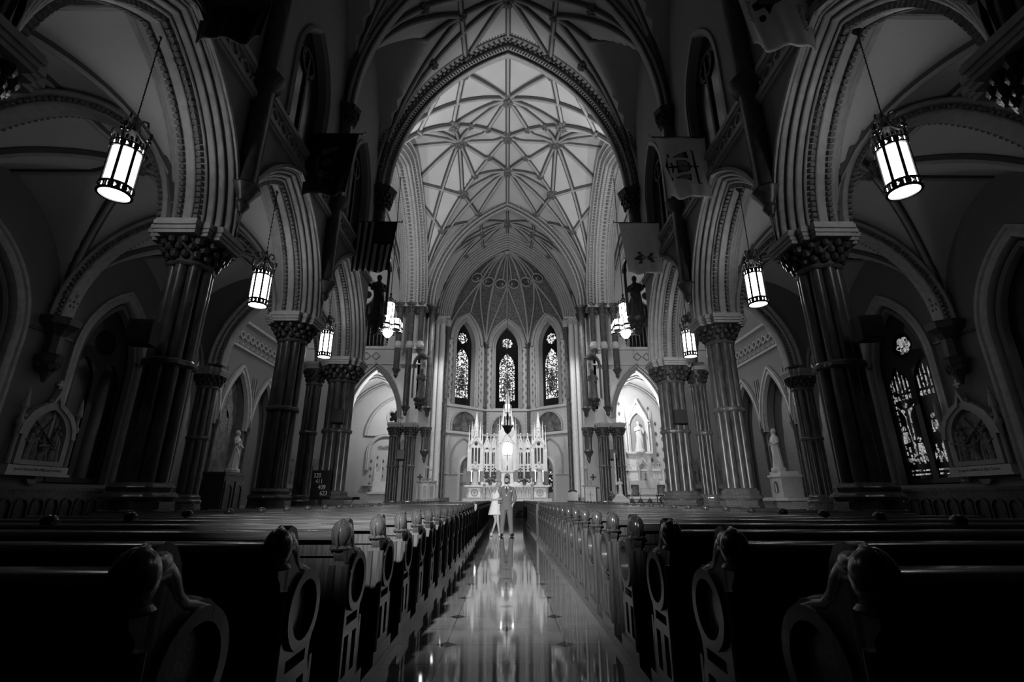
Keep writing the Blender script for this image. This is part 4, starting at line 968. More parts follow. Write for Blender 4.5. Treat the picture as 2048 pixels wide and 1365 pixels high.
for i in range(5):
    F = FF(i); L = facet(i)[3]; hw = L/2
    holes = []
    if i in (1, 2, 3):
        holes = [arch_pts(.98, 1.9, 13.6, 12, 0, 8.3)]
    low = []
    if i in (1, 3): low = [arch_pts(.62, .9, 3.3, 10, (.35 if i == 1 else -.35), .97)]
    MB().plate([[(-hw, 0.5), (hw, 0.5), (hw, 17.2), (-hw, 17.2)]]+holes+low, F, 0, .7).build('facet', M['panelp'], aw, smooth=False)
    b = MB().plate([[(-hw, 8.05), (hw, 8.05), (hw, 8.22), (-hw, 8.22)]], F, -.16, 0).plate([[(-hw, 5.95), (hw, 5.95), (hw, 6.15), (-hw, 6.15)]], F, -.22, 0).plate([[(-hw, 2.9), (hw, 2.9), (hw, 3.0), (-hw, 3.0)]], F, -.08, 0)
    b.build('cornice', M['stone'], aw, smooth=False)
    if i in (1, 2, 3):
        m = MB().mould(F, .98, 1.9, 13.6, [(0, .3), (-.02, .0), (.06, -.06), (.12, 0), (.16, -.08), (.24, -.12), (.32, -.06), (.34, .02)], leg=5.3); m.build('window_surround', M['arch'], aw)
        MB().mould(F, 1.42, 2.6, 13.6, [(0, .0), (0, -.14), (.12, -.2), (.26, -.14), (.26, .0)]).build('lunette_arch', M['arch'], aw)
        n_ = {1: 20, 2: 21, 3: 22}[i]
        g = MB().plate([arch_pts(1.0, 1.9, 13.6, 12, 0, 8.2)], F, .62, .64).build('window_%d' % n_, M['darkglass'], smooth=False); tag(g, kind='structure')
        lt = MB().plate([arch_pts(.66, 1.35, 11.9, 10, 0, 9.0)], F, .56, .58); lt.plate([foil(0, 14.15, .48, 8, 48, .18)], F, .56, .58)
        lt.build('stained_panes', M['stain'], g, smooth=False)
        fr = MB()
        for z in (9.7, 10.5, 11.3): fr.plate([[(-.66, z-.025), (.66, z-.025), (.66, z+.025), (-.66, z+.025)]], F, .53, .56)
        for x in (-.45, .45): fr.plate([[(x-.02, 9.0), (x+.02, 9.0), (x+.02, 12.2), (x-.02, 12.2)]], F, .53, .56)
        fr.plate([circ(0, 14.15, .25, 20), circ(0, 14.15, .22, 20)], F, .53, .56)
        fr.build('lead_bars', M['lead'], g, smooth=False)
        sf = MB(); k = 1.0
        sf.plate([[(-.3, 9.6), (-.34, 10.3), (-.28, 10.9), (-.16, 11.2), (-.07, 11.25), (-.09, 11.4), (-.05, 11.52), (.05, 11.52), (.09, 11.4), (.07, 11.25), (.16, 11.2), (.28, 10.9), (.34, 10.3), (.3, 9.6)]], F, .54, .555)
        sf.build('glass_saint', M['figdark'], g, smooth=False)
        MB().plate([circ(0, 11.42, .22, 24), circ(0, 11.42, .17, 24)], F, .535, .55).build('glass_halo', M['flame' if False else 'figure'], g, smooth=False)
        # stencilled emblems on the plaster either side
        st_ = MB()
        for s_ in (-1, 1):
            for r_ in range(8):
                for c_, xo in enumerate((1.36, 1.62)):
                    if xo > hw-.12: continue
                    z = 8.55+r_*.68+(.34 if c_ else 0)
                    if z < 13.7: st_.plate([[(s_*xo+p[0], z+p[1]) for p in fleur]], F, -.004, 0)
                    if z+.34 < 13.7: st_.plate([circ(s_*xo, z+.34, .03, 8)], F, -.004, 0)
        st_.build('stencil', M['stencil'], aw, smooth=False)
        # painting in a segmental recess below
        P_ = [(-1.2, 6.2), (-1.2, 6.75), (-1.05, 7.15), (-.75, 7.5), (-.4, 7.7), (0, 7.78), (.4, 7.7), (.75, 7.5), (1.05, 7.15), (1.2, 6.75), (1.2, 6.2)]
        MB().plate([P_], F, -.02, 0).build('painting', M['mural'], aw, smooth=False)
        MB().plate([[(x*1.1, z+.1 if z > 6.3 else z) for x, z in P_], P_], F, -.12, 0).build('painting_frame', M['arch'], aw, smooth=False)
        MB().plate([[(x-.35, 6.25) , (x+.35, 6.25), (x+.2, 6.8), (x, 7.1), (x-.25, 6.75)][::-1] for x in (0.1,)], F, -.03, -.02).build('painted_figures', M['relief'], aw, smooth=False)
        b = MB()
        for s_ in (-1, 1):
            for r_ in range(6): b.plate([foil(s_*1.55, 6.35+.28*r_, .09, 4, 20, .4)], F, -.005, 0)
        b.build('stencil_band', M['rib'], aw, smooth=False)
    if i in (1, 3):
        cx = (.35 if i == 1 else -.35)
        MB().mould(lambda s, t_, z, F=F, cx=cx: F(s+cx, t_, z), .62, .9, 3.3, [(0, .1), (0, -.1), (.1, -.14), (.16, -.06), (.2, 0)], leg=2.3).build('doorway_moulding', M['stone'], aw)
        MB().mould(F, 1.15, 1.6, 4.0, [(0, 0), (0, -.1), (.1, -.14), (.14, 0)], leg=1.1).build('blind_arch', M['arch'], aw)
        d = MB().plate([arch_pts(.66, .94, 3.3, 10, cx, .96)], F, .5, .55).build('door_%d' % (1 if i == 1 else 2), M['panelp'] if i == 3 else M['rib'], smooth=False); tag(d, kind='structure')
        if i == 3:
            MB().plate([arch_pts(.2, .4, 3.0, 8, cx, 1.6)], F, .46, .49).build('stained_panes', M['stain_dim'], d, smooth=False)
        else:
            MB().plate([[(cx+.05, .96), (cx+.6, .96), (cx+.6, 3.4), (cx+.3, 4.0), (cx+.05, 4.0)]], F, .46, .49).build('door_leaf', M['stone'], d, smooth=False)
for (x, y) in V[1:5]:
    q = MB()
    c_ = Vector((0, 35.5)) - Vector((x, y)); c_.normalize(); X_, Y_ = x+c_.x*.12, y+c_.y*.12
    q.lathe(X_, Y_, [(.15, 8.22), (.19, 8.3), (.14, 8.45), (.12, 8.5), (.12, 13.5)], 12); q.lathe(X_, Y_, [(.12, 6.15), (.12, 8.05)], 12); q.lathe(X_, Y_, [(.12, 1.2), (.12, 5.9)], 12)
    q.build('apse_shaft', M['marble'], aw)
    q = MB(); lumpy_capital(q, X_, Y_, .16, 13.45, 13.8, 5); q.lathe(X_, Y_, [(.26, 13.8), (.3, 13.95)], 8); q.build('shaft_capital', M['dark'], aw)
# semi-dome with stencilled webs, ribs and roundels
APX = Vector((0, 35.75)); ZS = 13.9
def dome_pt(i, s, t):
    F = FF(i); p = F(s, 0, 0); x = p[0]+(APX.x-p[0])*t; y = p[1]+(APX.y-p[1])*t
    z = ZS+6.7*math.sqrt(max(0, 1-(1-t)**2.0))**1.05
    L = facet(i)[3]/2
    if i in (1, 2, 3): z = max(z, arch_z(s*(1-t), 1.68, 2.75, ZS-.3)-t*1.0)
    return (x, y, z)
dm = ceiling('ceiling_apse')
for i in range(5):
    hw = facet(i)[3]/2; n, mt = 26, 34; vs = []; fs = []
    for j in range(mt+1):
        t = (j/mt)**1.6
        for k in range(n+1): vs.append(dome_pt(i, -hw+2*hw*k/n, t))
    for j in range(mt):
        for k in range(n): a = j*(n+1)+k; fs.append((a, a+1, a+n+2, a+n+1))
    m = MB(); m.add(vs, fs); m.build('dome_web', M['apse'], dm)
    # ribs at the corners, at thirds and around the lunette
    def line(s0, t0, t1, r, N=22, s1=None):
        pts = []
        for q in range(N+1):
            tt = t0+(t1-t0)*(q/N)**1.5; s_ = s0 if s1 is None else s0+(s1-s0)*q/N
            p = dome_pt(i, s_, tt); pts.append((p[0]*.985, p[1]-.06, p[2]-.05))
        return MB().tube(pts, r, 8)
    line(hw, 0, .97, .10).build('dome_rib', M['apserib'], dm)
    if i in (1, 2, 3):
        for s_ in (-.34*hw, .34*hw): line(s_*1.0, .34, .97, .06).build('dome_rib', M['apserib'], dm)
        line(-hw, 0, .34, .07, s1=0).build('dome_rib', M['apserib'], dm); line(hw, 0, .34, .07, s1=0).build('dome_rib', M['apserib'], dm)
        line(0, .0, .97, .07).build('dome_rib', M['apserib'], dm)
        p = dome_pt(i, 0, .34); boss(dm, p[0], p[1]-.1, p[2]-.1, .22, 'apserib')
        for s_ in ((-.5, .5)):
            p = Vector(dome_pt(i, s_*hw, .37)); c0 = Vector((0, 34.8, 13.0)); d = (c0-p).normalized()
            rot = d.to_track_quat('Z', 'Y').to_matrix()
            for nm, ro, ri, mm, dd in (('roundel_rim', .46, .39, 'apserib', .16), ('roundel', .42, .0, 'stencil', .12)):
                cc = p+d*dd; o_ = [cc+rot @ Vector((ro*math.cos(a), ro*math.sin(a), 0)) for a in [2*PI*q/24 for q in range(24)]]
                q_ = MB()
                if ri:
                    q_.tube(o_+[o_[0]], .06, 8, caps=False)
                else:
                    q_.add([tuple(v) for v in o_]+[tuple(v-d*.05) for v in o_], [tuple(range(24)), tuple(range(24, 48))[::-1]]+[(k, (k+1) % 24, 24+(k+1) % 24, 24+k) for k in range(24)])
                ob = q_.build(nm, M[mm], dm)
            mk = MB()
            for a in range(4):
                u = rot @ Vector((math.cos(a*PI/4)*.17, math.sin(a*PI/4)*.17, 0)); cc = p+d*.135; mk.tube([cc-u, cc+u], .014, 5)
            mk.build('roundel_emblem', M['gilt'], dm)
MB().ball(0, 35.75, 20.5, .3, 12, 1, 1, .6).build('apex_boss', M['apserib'], dm)
# ------------------------------------------------------------------ high altar
ha = empty('high_altar', (0.05, 35.6, 0.96), 0, 'tall pinnacled white marble high altar in front of the apse', 'altar')
Z = lambda z: z-0.96
b = MB()
b.box(0, .5, Z(1.05), 6.2, 1.8, .2); b.build('altar_plinth', M['stone'], ha, smooth=False)
b = MB(); b.box(0, .55, Z(1.5), 5.7, 1.2, .85); b.build('altar_front', M['stone'], ha, smooth=False)
b = MB(); b.box(0, .45, Z(1.98), 6.0, 1.5, .12); b.build('altar_table', M['white'], ha, smooth=False)
b = MB()
for x in (-2.3, 2.3):
    b.plate([[(x-.42, Z(1.2)), (x+.42, Z(1.2)), (x+.42, Z(1.85)), (x-.42, Z(1.85))], circ(x, Z(1.52), .26)], FY(0, -.08), -.04, .02)
    b.plate([circ(x, Z(1.52), .16, 20), foil(x, Z(1.52), .13, 4, 24, .5)], FY(0, -.08), -.04, .02)
for k in range(13):
    x = -1.5+k*.25; b.plate([arch_pts(.10, .12, Z(1.72), 6, x, Z(1.2)), arch_pts(.065, .09, Z(1.71), 6, x, Z(1.24))], FY(0, -.08), -.06, .0)
    b.plate([[(x-.12, Z(1.92)), (x, Z(1.84)), (x+.12, Z(1.92))]], FY(0, -.12), -.06, .0)
b.build('front_panelling', M['white'], ha, smooth=False)
MB().box(-1.12, .3, Z(2.15), 1.5, .5, .24).box(1.12, .3, Z(2.15), 1.5, .5, .24).box(-1.12, .45, Z(2.35), 1.5, .3, .2).box(1.12, .45, Z(2.35), 1.5, .3, .2).build('gradine', M['white'], ha, smooth=False)
def lancet_bay(mb, x, w_, z0, z1, nl, y=.75):
    # pierced bay: nl lancets under a rose
    a = w_/2; zs = z1-.55
    holes = []
    lw = (w_-.16)/nl
    for k in range(nl):
        cx = -w_/2+.08+lw*(k+.5); holes.append(arch_pts(lw*.34, lw*.5, zs-.35, 6, cx, z0+.55))
    holes.append(circ(0, zs+.02, w_*.15, 16))
    for dx in ((-w_*.2, w_*.2) if nl > 1 else (0,)):
        for dz in (.15, .36): holes.append([(dx-.07, z0+dz), (dx, z0+dz-.07), (dx+.07, z0+dz), (dx, z0+dz+.07)])
    mb.plate([[(-a, z0), (a, z0), (a, zs+.25), (0, z1), (-a, zs+.25)]]+holes, FY(x, y), -.06, .06)
    mb.mould(FY(x, y-.04), a*.8, a*1.1, zs-.25, [(0, -.08), (.06, -.1), (.06, .0), (0, 0)], n=8)
for s_ in (-1, 1):
    for x, w__, zt, nl, yy in ((2.3, .86, 5.5, 3, .6), (1.5, .56, 5.2, 2, .8), (.98, .5, 5.2, 2, .8)):
        b = MB(); lancet_bay(b, s_*x, w__, Z(3.0), Z(zt), nl, yy); b.build('pierced_screen', M['white'], ha, smooth=False)
b = MB()
for s_ in (-1, 1):
    b.box(s_*2.3, 1.0, Z(3.8), .9, .1, 3.2); b.box(s_*1.25, 1.1, Z(3.6), 1.2, .08, 2.8)
b.build('screen_backing', M['greystat'], ha, smooth=False)
b = MB()
for s_ in (-1, 1):
    for x, z0, h, r in ((2.82, 2.4, 3.9, .09), (1.84, 2.4, 3.9, .09), (1.22, 2.6, 3.3, .05), (.70, 2.3, 4.1, .08), (.58, 4.6, 2.4, .06), (.84, 3.2, 3.0, .05), (2.62, 5.2, 1.4, .06), (2.0, 5.2, 1.4, .06), (.42, 5.4, 1.9, .06), (.3, 6.2, 1.6, .05)):
        pinnacle(b, s_*x, .62, Z(z0), h, r)
    gable(b, s_*2.3, .55, Z(4.9), .95, .85); gable(b, s_*1.5, .75, Z(4.75), .56, .8, .05); gable(b, s_*.98, .75, Z(4.75), .5, .8, .05)
    b.lathe(s_*2.3, .7, [(.2, Z(5.4)), (.18, Z(6.1)), (.21, Z(6.15)), (.03, Z(7.25)), (.03, Z(7.35))], 6, lobes=0)
    for k in range(6): b.ball(s_*2.3, .7, Z(6.3+.16*k), .2-.028*k, 6, 1, 1, .4)
    for a in range(6): pinnacle(b, s_*2.3+.28*math.cos(a), .7+.28*math.sin(a), Z(5.5), .9, .035)
b.build('pinnacle_work', M['white'], ha, smooth=False)
b = MB()
b.plate([[(-.62, Z(3.0)), (.62, Z(3.0)), (.62, Z(5.5)), (.5, Z(6.0)), (-.5, Z(6.0)), (-.62, Z(5.5))], arch_pts(.42, .5, Z(4.7), 10, 0, Z(3.02))], FY(0, .45), -.1, .12)
gable(b, 0, .4, Z(5.0), 1.1, 1.1, .1)
b.plate([[(-.5, Z(5.9)), (.5, Z(5.9)), (.4, Z(6.6)), (.32, Z(7.4)), (-.32, Z(7.4)), (-.4, Z(6.6))]]+[arch_pts(.07, .12, Z(6.9), 6, x, Z(6.3)) for x in (-.2, 0, .2)], FY(0, .55), -.1, .1)
for x in (-.3, -.1, .1, .3): pinnacle(b, x, .5, Z(6.7), 1.1, .04)
b.lathe(0, .6, [(.3, Z(7.3)), (.26, Z(7.5)), (.17, Z(7.55)), (.17, Z(8.0)), (.2, Z(8.02)), (.02, Z(9.1)), (.02, Z(9.2))], 6)
for k in range(5): b.ball(0, .6, Z(8.15+.17*k), .2-.03*k, 6, 1, 1, .4)
b.build('central_tower', M['white'], ha, smooth=False)
q = MB()
for a in range(6): q.box(.18*math.cos(a*PI/3), .6+.18*math.sin(a*PI/3), Z(7.76), .05, .05, .34)
q.build('lantern_stage_glow', M['glow'], ha, smooth=False)
MB().plate([arch_pts(.41, .49, Z(4.7), 10, 0, Z(3.02))], FY(0, .8), -.02, .0).build('niche_back', M['white'], ha)
q = MB()
for k in range(7): a = PI*(k+.5)/7; q.ball(.33*math.cos(a), .55, Z(4.72)+.36*math.sin(a), .035, 6)
q.build('niche_bulb', M['flame'], ha)
b = MB(); b.box(0, .2, Z(2.5), .85, .5, .95).box(0, .18, Z(3.0), 1.02, .6, .09).box(0, .2, Z(2.06), .95, .55, .08)
b.build('tabernacle', M['white'], ha, smooth=False)
MB().plate([arch_pts(.2, .2, Z(2.65), 8, 0, Z(2.15))], FY(0, -.06), -.02, .0).build('tabernacle_door', M['gilt'], ha)
for s_ in (-1, 1):
    MB().box(s_*.62, .35, Z(2.6), .3, .3, .95).box(s_*2.8, .35, Z(2.55), .3, .3, .9).box(s_*1.8, .35, Z(2.55), .3, .3, .9).build('marble_block', M['marble'], ha, smooth=False)
    for x in (2.03, 2.58):
        MB().box(s_*x, .5, Z(2.7), .07, .04, .85).build('lit_slot', M['glow'], ha, smooth=False)
    robed('angel_statue', (0.05+s_*2.3, 35.75, 2.15), 1.5, 'statue', 0, 'white robed statue at the %s end of the high altar' % WHO[s_], None, 'hold', True)
light('POINT', 'niche_lamp', (0.05, 36.15, 4.55), 9, None, 0.05)
crucifix('altar_crucifix', (0.05, 35.75, 3.02), 1.35, 'tall crucifix standing above the tabernacle of the high altar', 0, True, 'crucifix', 'brass')
cd = None
for s_ in (-1, 1):
    for k, (x, zb, hh) in enumerate(((.95, 2.42, 1.35), (1.3, 2.42, 1.7), (1.65, 2.42, 1.35))):
        if cd is None:
            cd = empty('altar_candlestick')
            MB().lathe(0, 0, [(.1, 0), (.1, .03), (.04, .08), (.03, .2), (.06, .26), (.025, .32), (.025, .6), (.06, .66), (.03, .72), (.08, .8), (.02, .82)], 12).build('stick', M['brass'], cd)
            MB().lathe(0, 0, [(.028, .8), (.028, 1.62), (.004, 1.66)], 10).build('candle', M['wax'], cd); c_ = cd
        else: c_ = copy_tree(cd)
        c_.location = (.05+s_*x, 35.82, zb); 
        if k == 1: c_.scale = (1, 1, 1.15)
        tag(c_, '%s brass candlestick on the %s side of the high altar' % (('inner', 'tall middle', 'outer')[k], WHO[s_]), 'candlestick', 'high altar candlesticks')
def flowers(name, x, y, z, label, r=.3):
    t = empty(name, (x, y, z), 0, label, 'flowers', 'altar flowers')
    rnd = random.Random(int(x*100)); m = MB(); f_ = MB()
    for k in range(60):
        a = rnd.random()*2*PI; q = rnd.random(); px = r*1.5*q*math.cos(a); py = r*q*math.sin(a)*.7; pz = .16+.2*(1-q)+rnd.random()*.1
        m.ball(px, py, pz, .05+.03*rnd.random(), 6, 1.4, .8, .6, Matrix.Rotation(rnd.random()*3, 3, 'Z'))
        if k % 4 == 0: f_.ball(px, py-.05, pz+.05, .045, 8)
    MB().lathe(0, 0, [(.1, 0), (.14, .12), (.16, .2)], 12).build('vase', M['brass'], t)
    m.build('foliage', M['leaf'], t); f_.build('blossom', M['rib'], t)
for s_ in (-1, 1): flowers('flower_arrangement', .05+s_*1.2, 35.3, 2.04, 'low flower arrangement on the %s of the altar table' % WHO[s_])
# big altar-front candlesticks
for s_ in (-1, 1):
    t = empty('floor_candlestick', (.1+s_*1.62, 34.2, .96), 0, 'carved white standing candlestick before the %s of the high altar' % WHO[s_], 'candlestick', 'standing candlesticks')
    MB().lathe(0, 0, [(.16, 0), (.16, .05), (.06, .12), (.1, .3), (.05, .4), (.11, .6), (.05, .72), (.09, .9), (.04, 1.0), (.12, 1.1), (.03, 1.12)], 12, lobes=6, amp=.15).build('stick', M['stone'], t)
    MB().lathe(0, 0, [(.035, 1.1), (.035, 1.5), (.005, 1.54)], 10).build('candle', M['wax'], t)
# hanging sanctuary lamp
t = empty('sanctuary_lamp', (0.05, 31.2, 5.3), 0, 'dark hanging sanctuary lamp with two small flames before the high altar', 'lamp')
MB().lathe(0, 0, [(.02, -.25), (.06, -.2), (.16, -.12), (.22, .0), (.25, .12), (.34, .25), (.34, .29), (.26, .31)], 14, lobes=7, amp=.08).build('bowl', M['black'], t)
MB().tube([(0, 0, .3), (0, 0, .9), (0, 0, 1.2), (0, 0, 16.4)], [.05, .09, .02, .012], 6).ball(0, 0, .75, .1, 8).ball(0, 0, 1.05, .07, 8).build('stem', M['black'], t)
for s_ in (-1, 1):
    MB().lathe(s_*.34, 0, [(.03, .3), (.04, .38)], 8).build('candle_cup', M['black'], t); MB().ball(s_*.34, 0, .46, .045, 8, 1, 1, 2).build('flame', M['flame'], t)
for k in range(3):
    a = k*2.09+.5; MB().tube([(.33*math.cos(a), .33*math.sin(a), .3), (.05*math.cos(a), .05*math.sin(a), 1.0)], .01, 5).build('chain', M['black'], t)

# ------------------------------------------------------------------ hanging lanterns
def make_lantern():
    t = empty('hanging_lantern')
    # local z 0 is the bottom ring; the chain ends in the arch crown at z 3.2
    n = 8
    MB().lathe(0, 0, [(.305, .03), (.31, .05), (.31, .84), (.28, .85)], 32).build('glass_cylinder', M['lamp'], t)
    MB().lathe(0, 0, [(.24, .86), (.24, .87)], 24).build('top_glow', M['lamptop'], t)  # unseen glowing disc added to brighten the arches and webs above
    MB().lathe(0, 0, [(.27, .012), (.27, .03)], 32).build('bottom_glass', M['lamp'], t)
    b = MB()
    def ring(b, r0, r1, z0, z1, n=8):
        b.lathe(0, 0, [(r0, z0), (r1, z0), (r1, z1), (r0, z1), (r0, z0)], n, ph=PI/8)
    # lower band: two rails with tracery bars between
    def band(b, z0, z1):
        for (a0, a1, q0, q1) in ((.30, .355, z0, z0+.03), (.315, .35, z1-.025, z1)):
            vs = []; fs = []; N = 32
            for rr, zz in ((a0, q0), (a1, q0), (a1, q1), (a0, q1)):
                for k in range(N): vs.append((rr*math.cos(2*PI*k/N), rr*math.sin(2*PI*k/N), zz))
            for j in range(4):
                for k in range(N): fs.append((j*N+k, j*N+(k+1) % N, ((j+1) % 4)*N+(k+1) % N, ((j+1) % 4)*N+k))
            b.add(vs, fs)
        for k in range(24):
            a = 2*PI*k/24; c, s = math.cos(a)*.335, math.sin(a)*.335; zm = (z0+z1)/2
            if k % 3 == 0: b.box(c, s, zm, .035, .035, z1-z0, a)
            else: b.ball(c, s, zm, .022, 6); b.tube([(c, s, z0+.02), (c, s, z1-.02)], .01, 5)
    def solid(b, z0, z1, r=.325):
        vs = []; fs = []; N = 32
        for rr, zz in ((r-.02, z0), (r, z0), (r, z1), (r-.02, z1)):
            for k in range(N): vs.append((rr*math.cos(2*PI*k/N), rr*math.sin(2*PI*k/N), zz))
        for j in range(4):
            for k in range(N): fs.append((j*N+k, j*N+(k+1) % N, ((j+1) % 4)*N+(k+1) % N, ((j+1) % 4)*N+k))
        b.add(vs, fs)
    for nm, z0, z1 in (('lower_band', 0, .15), ('upper_band', .77, .90)):
        b = MB(); solid(b, z0, z1); band(b, z0, z1)
        if nm == 'upper_band':
            for k in range(24):
                a = 2*PI*k/24; b.box(.335*math.cos(a), .335*math.sin(a), .94, .03, .045, .07, a)
        bo = b.build(nm, M['black'], t)
        p = MB(); zm = (z0+z1)/2
        for k in range(16):
            a = 2*PI*(k+.5)/16; c, s_ = math.cos(a)*.328, math.sin(a)*.328
            if k % 2: p.box(c, s_, zm, .012, .06, .016, a); p.box(c, s_, zm, .012, .018, .055, a)
            else: p.box(c, s_, zm, .012, .014, .07, a)
        p.build('tracery_glow', M['lamp'], bo, smooth=False)  # glowing bars on the solid band in place of light through cut-outs
    for k in range(n):
        a = 2*PI*k/n+PI/8; MB().box(.325*math.cos(a), .325*math.sin(a), .46, .028, .062, .7, a).build('mullion', M['black'], t, smooth=False)
    for k in range(4):
        a = PI/2*k+.3; b = MB(); x, y = math.cos(a), math.sin(a)
        b.tube([(.35*x, .35*y, .9), (.38*x, .38*y, 1.14)], .022, 6); b.ball(.38*x, .38*y, 1.16, .05, 8, 1, 1, 1.4)
        for s_ in (-1, 1): b.ball(.37*x-.06*y*s_, .37*y+.06*x*s_, 1.07, .034, 6)
        b.build('finial', M['black'], t)
        sc = [(.34, .9), (.33, 1.0), (.24, 1.07), (.13, 1.18), (.09, 1.32), (.16, 1.43), (.26, 1.41), (.28, 1.33), (.22, 1.29)]
        MB().tube([(r*x, r*y, z) for r, z in sc], .028, 6).build('scroll_arm', M['black'], t)
    MB().lathe(0, 0, [(.02, .95), (.05, 1.0), (.03, 1.1), (.09, 1.2), (.04, 1.3), (.08, 1.4), (.03, 1.5)], 10).build('stem', M['black'], t)
    b = MB()
    for k in range(32):
        z = 1.42+k*.06
        b.ball(0, 0, z, .026, 6, 1.0 if k % 2 else .4, .4 if k % 2 else 1.0, 1.35)
    b.build('chain', M['black'], t)
    MB().lathe(0, 0, [(.02, 3.2), (.11, 3.3), (.09, 3.42)], 10).build('ceiling_hook', M['black'], t)
    return t
lan = make_lantern()
for sg in (-1, 1):
    for i, y in enumerate((6.25, 10.7, 15.15)):
        o = lan if (sg == -1 and i == 0) else copy_tree(lan)
        o.location = (sg*6.0, y+(.12 if sg < 0 else -.08), 5.55); o.rotation_euler[2] = .2*i; o.scale = (.66, .66, .985)
        tag(o, 'lit cylindrical iron lantern in the %s arch of the %s arcade' % (('nearest', 'middle', 'farthest')[i], WHO[sg]), 'lantern', 'arcade lanterns')
# cruciform chandeliers at the crossing
def make_chandelier():
    t = empty('chandelier')
    MB().lathe(0, 0, [(.17, .55), (.17, 1.2), (.2, 1.22), (.2, 1.75), (.15, 1.8)], 8).build('centre_glass', M['chand'], t, smooth=False)
    MB().lathe(0, 0, [(.04, -.12), (.14, .0), (.2, .1), (.2, .3)], 8).build('bottom_glass', M['chand'], t, smooth=False)
    for k in range(6):
        a = k*PI/3+PI/6; x, y = .4*math.cos(a), .4*math.sin(a)
        MB().lathe(x, y, [(.19, .26), (.19, .8)], 6, ph=a).build('glass_lobe', M['chand'], t, smooth=False)
        b = MB(); b.lathe(x, y, [(.205, .22), (.205, .26), (.12, .2)], 6, ph=a); b.lathe(x, y, [(.2, .40), (.215, .42), (.215, .5), (.2, .52)], 6, ph=a)
        for q in range(6): b.box(x+.2*math.cos(a+q*PI/3), y+.2*math.sin(a+q*PI/3), .53, .034, .034, .62)
        b.build('iron_frame', M['black'], t, smooth=False)
    b = MB()
    for q in range(8): b.box(.2*math.cos(q*PI/4), .2*math.sin(q*PI/4), 1.3, .03, .03, 1.15); b.ball(.2*math.cos(q*PI/4), .2*math.sin(q*PI/4), 1.92, .03, 6, 1, 1, 2)
    b.lathe(0, 0, [(.12, 1.8), (.05, 1.95), (.1, 2.05), (.03, 2.2), (.06, 2.3), (.02, 2.4)], 8); b.lathe(0, 0, [(.05, -.12), (.05, -.2), (.02, -.3), (.04, -.36), (.0, -.42)], 8)
    b.build('iron_crown', M['black'], t, smooth=False)
    MB().tube([(0, 0, 2.3), (0, 0, 9.6)], .018, 6).build('chain', M['black'], t)
    return t
cha = make_chandelier()
for i, sg in enumerate((-1, 1)):
    o = cha if i == 0 else copy_tree(cha)
    o.location = (sg*6.1, 23.4, 9.05); o.scale = (1.25, 1.25, 1.0); tag(o, 'bright many-sided chandelier hanging in the %s transept arch' % WHO[sg], 'chandelier', 'crossing chandeliers')

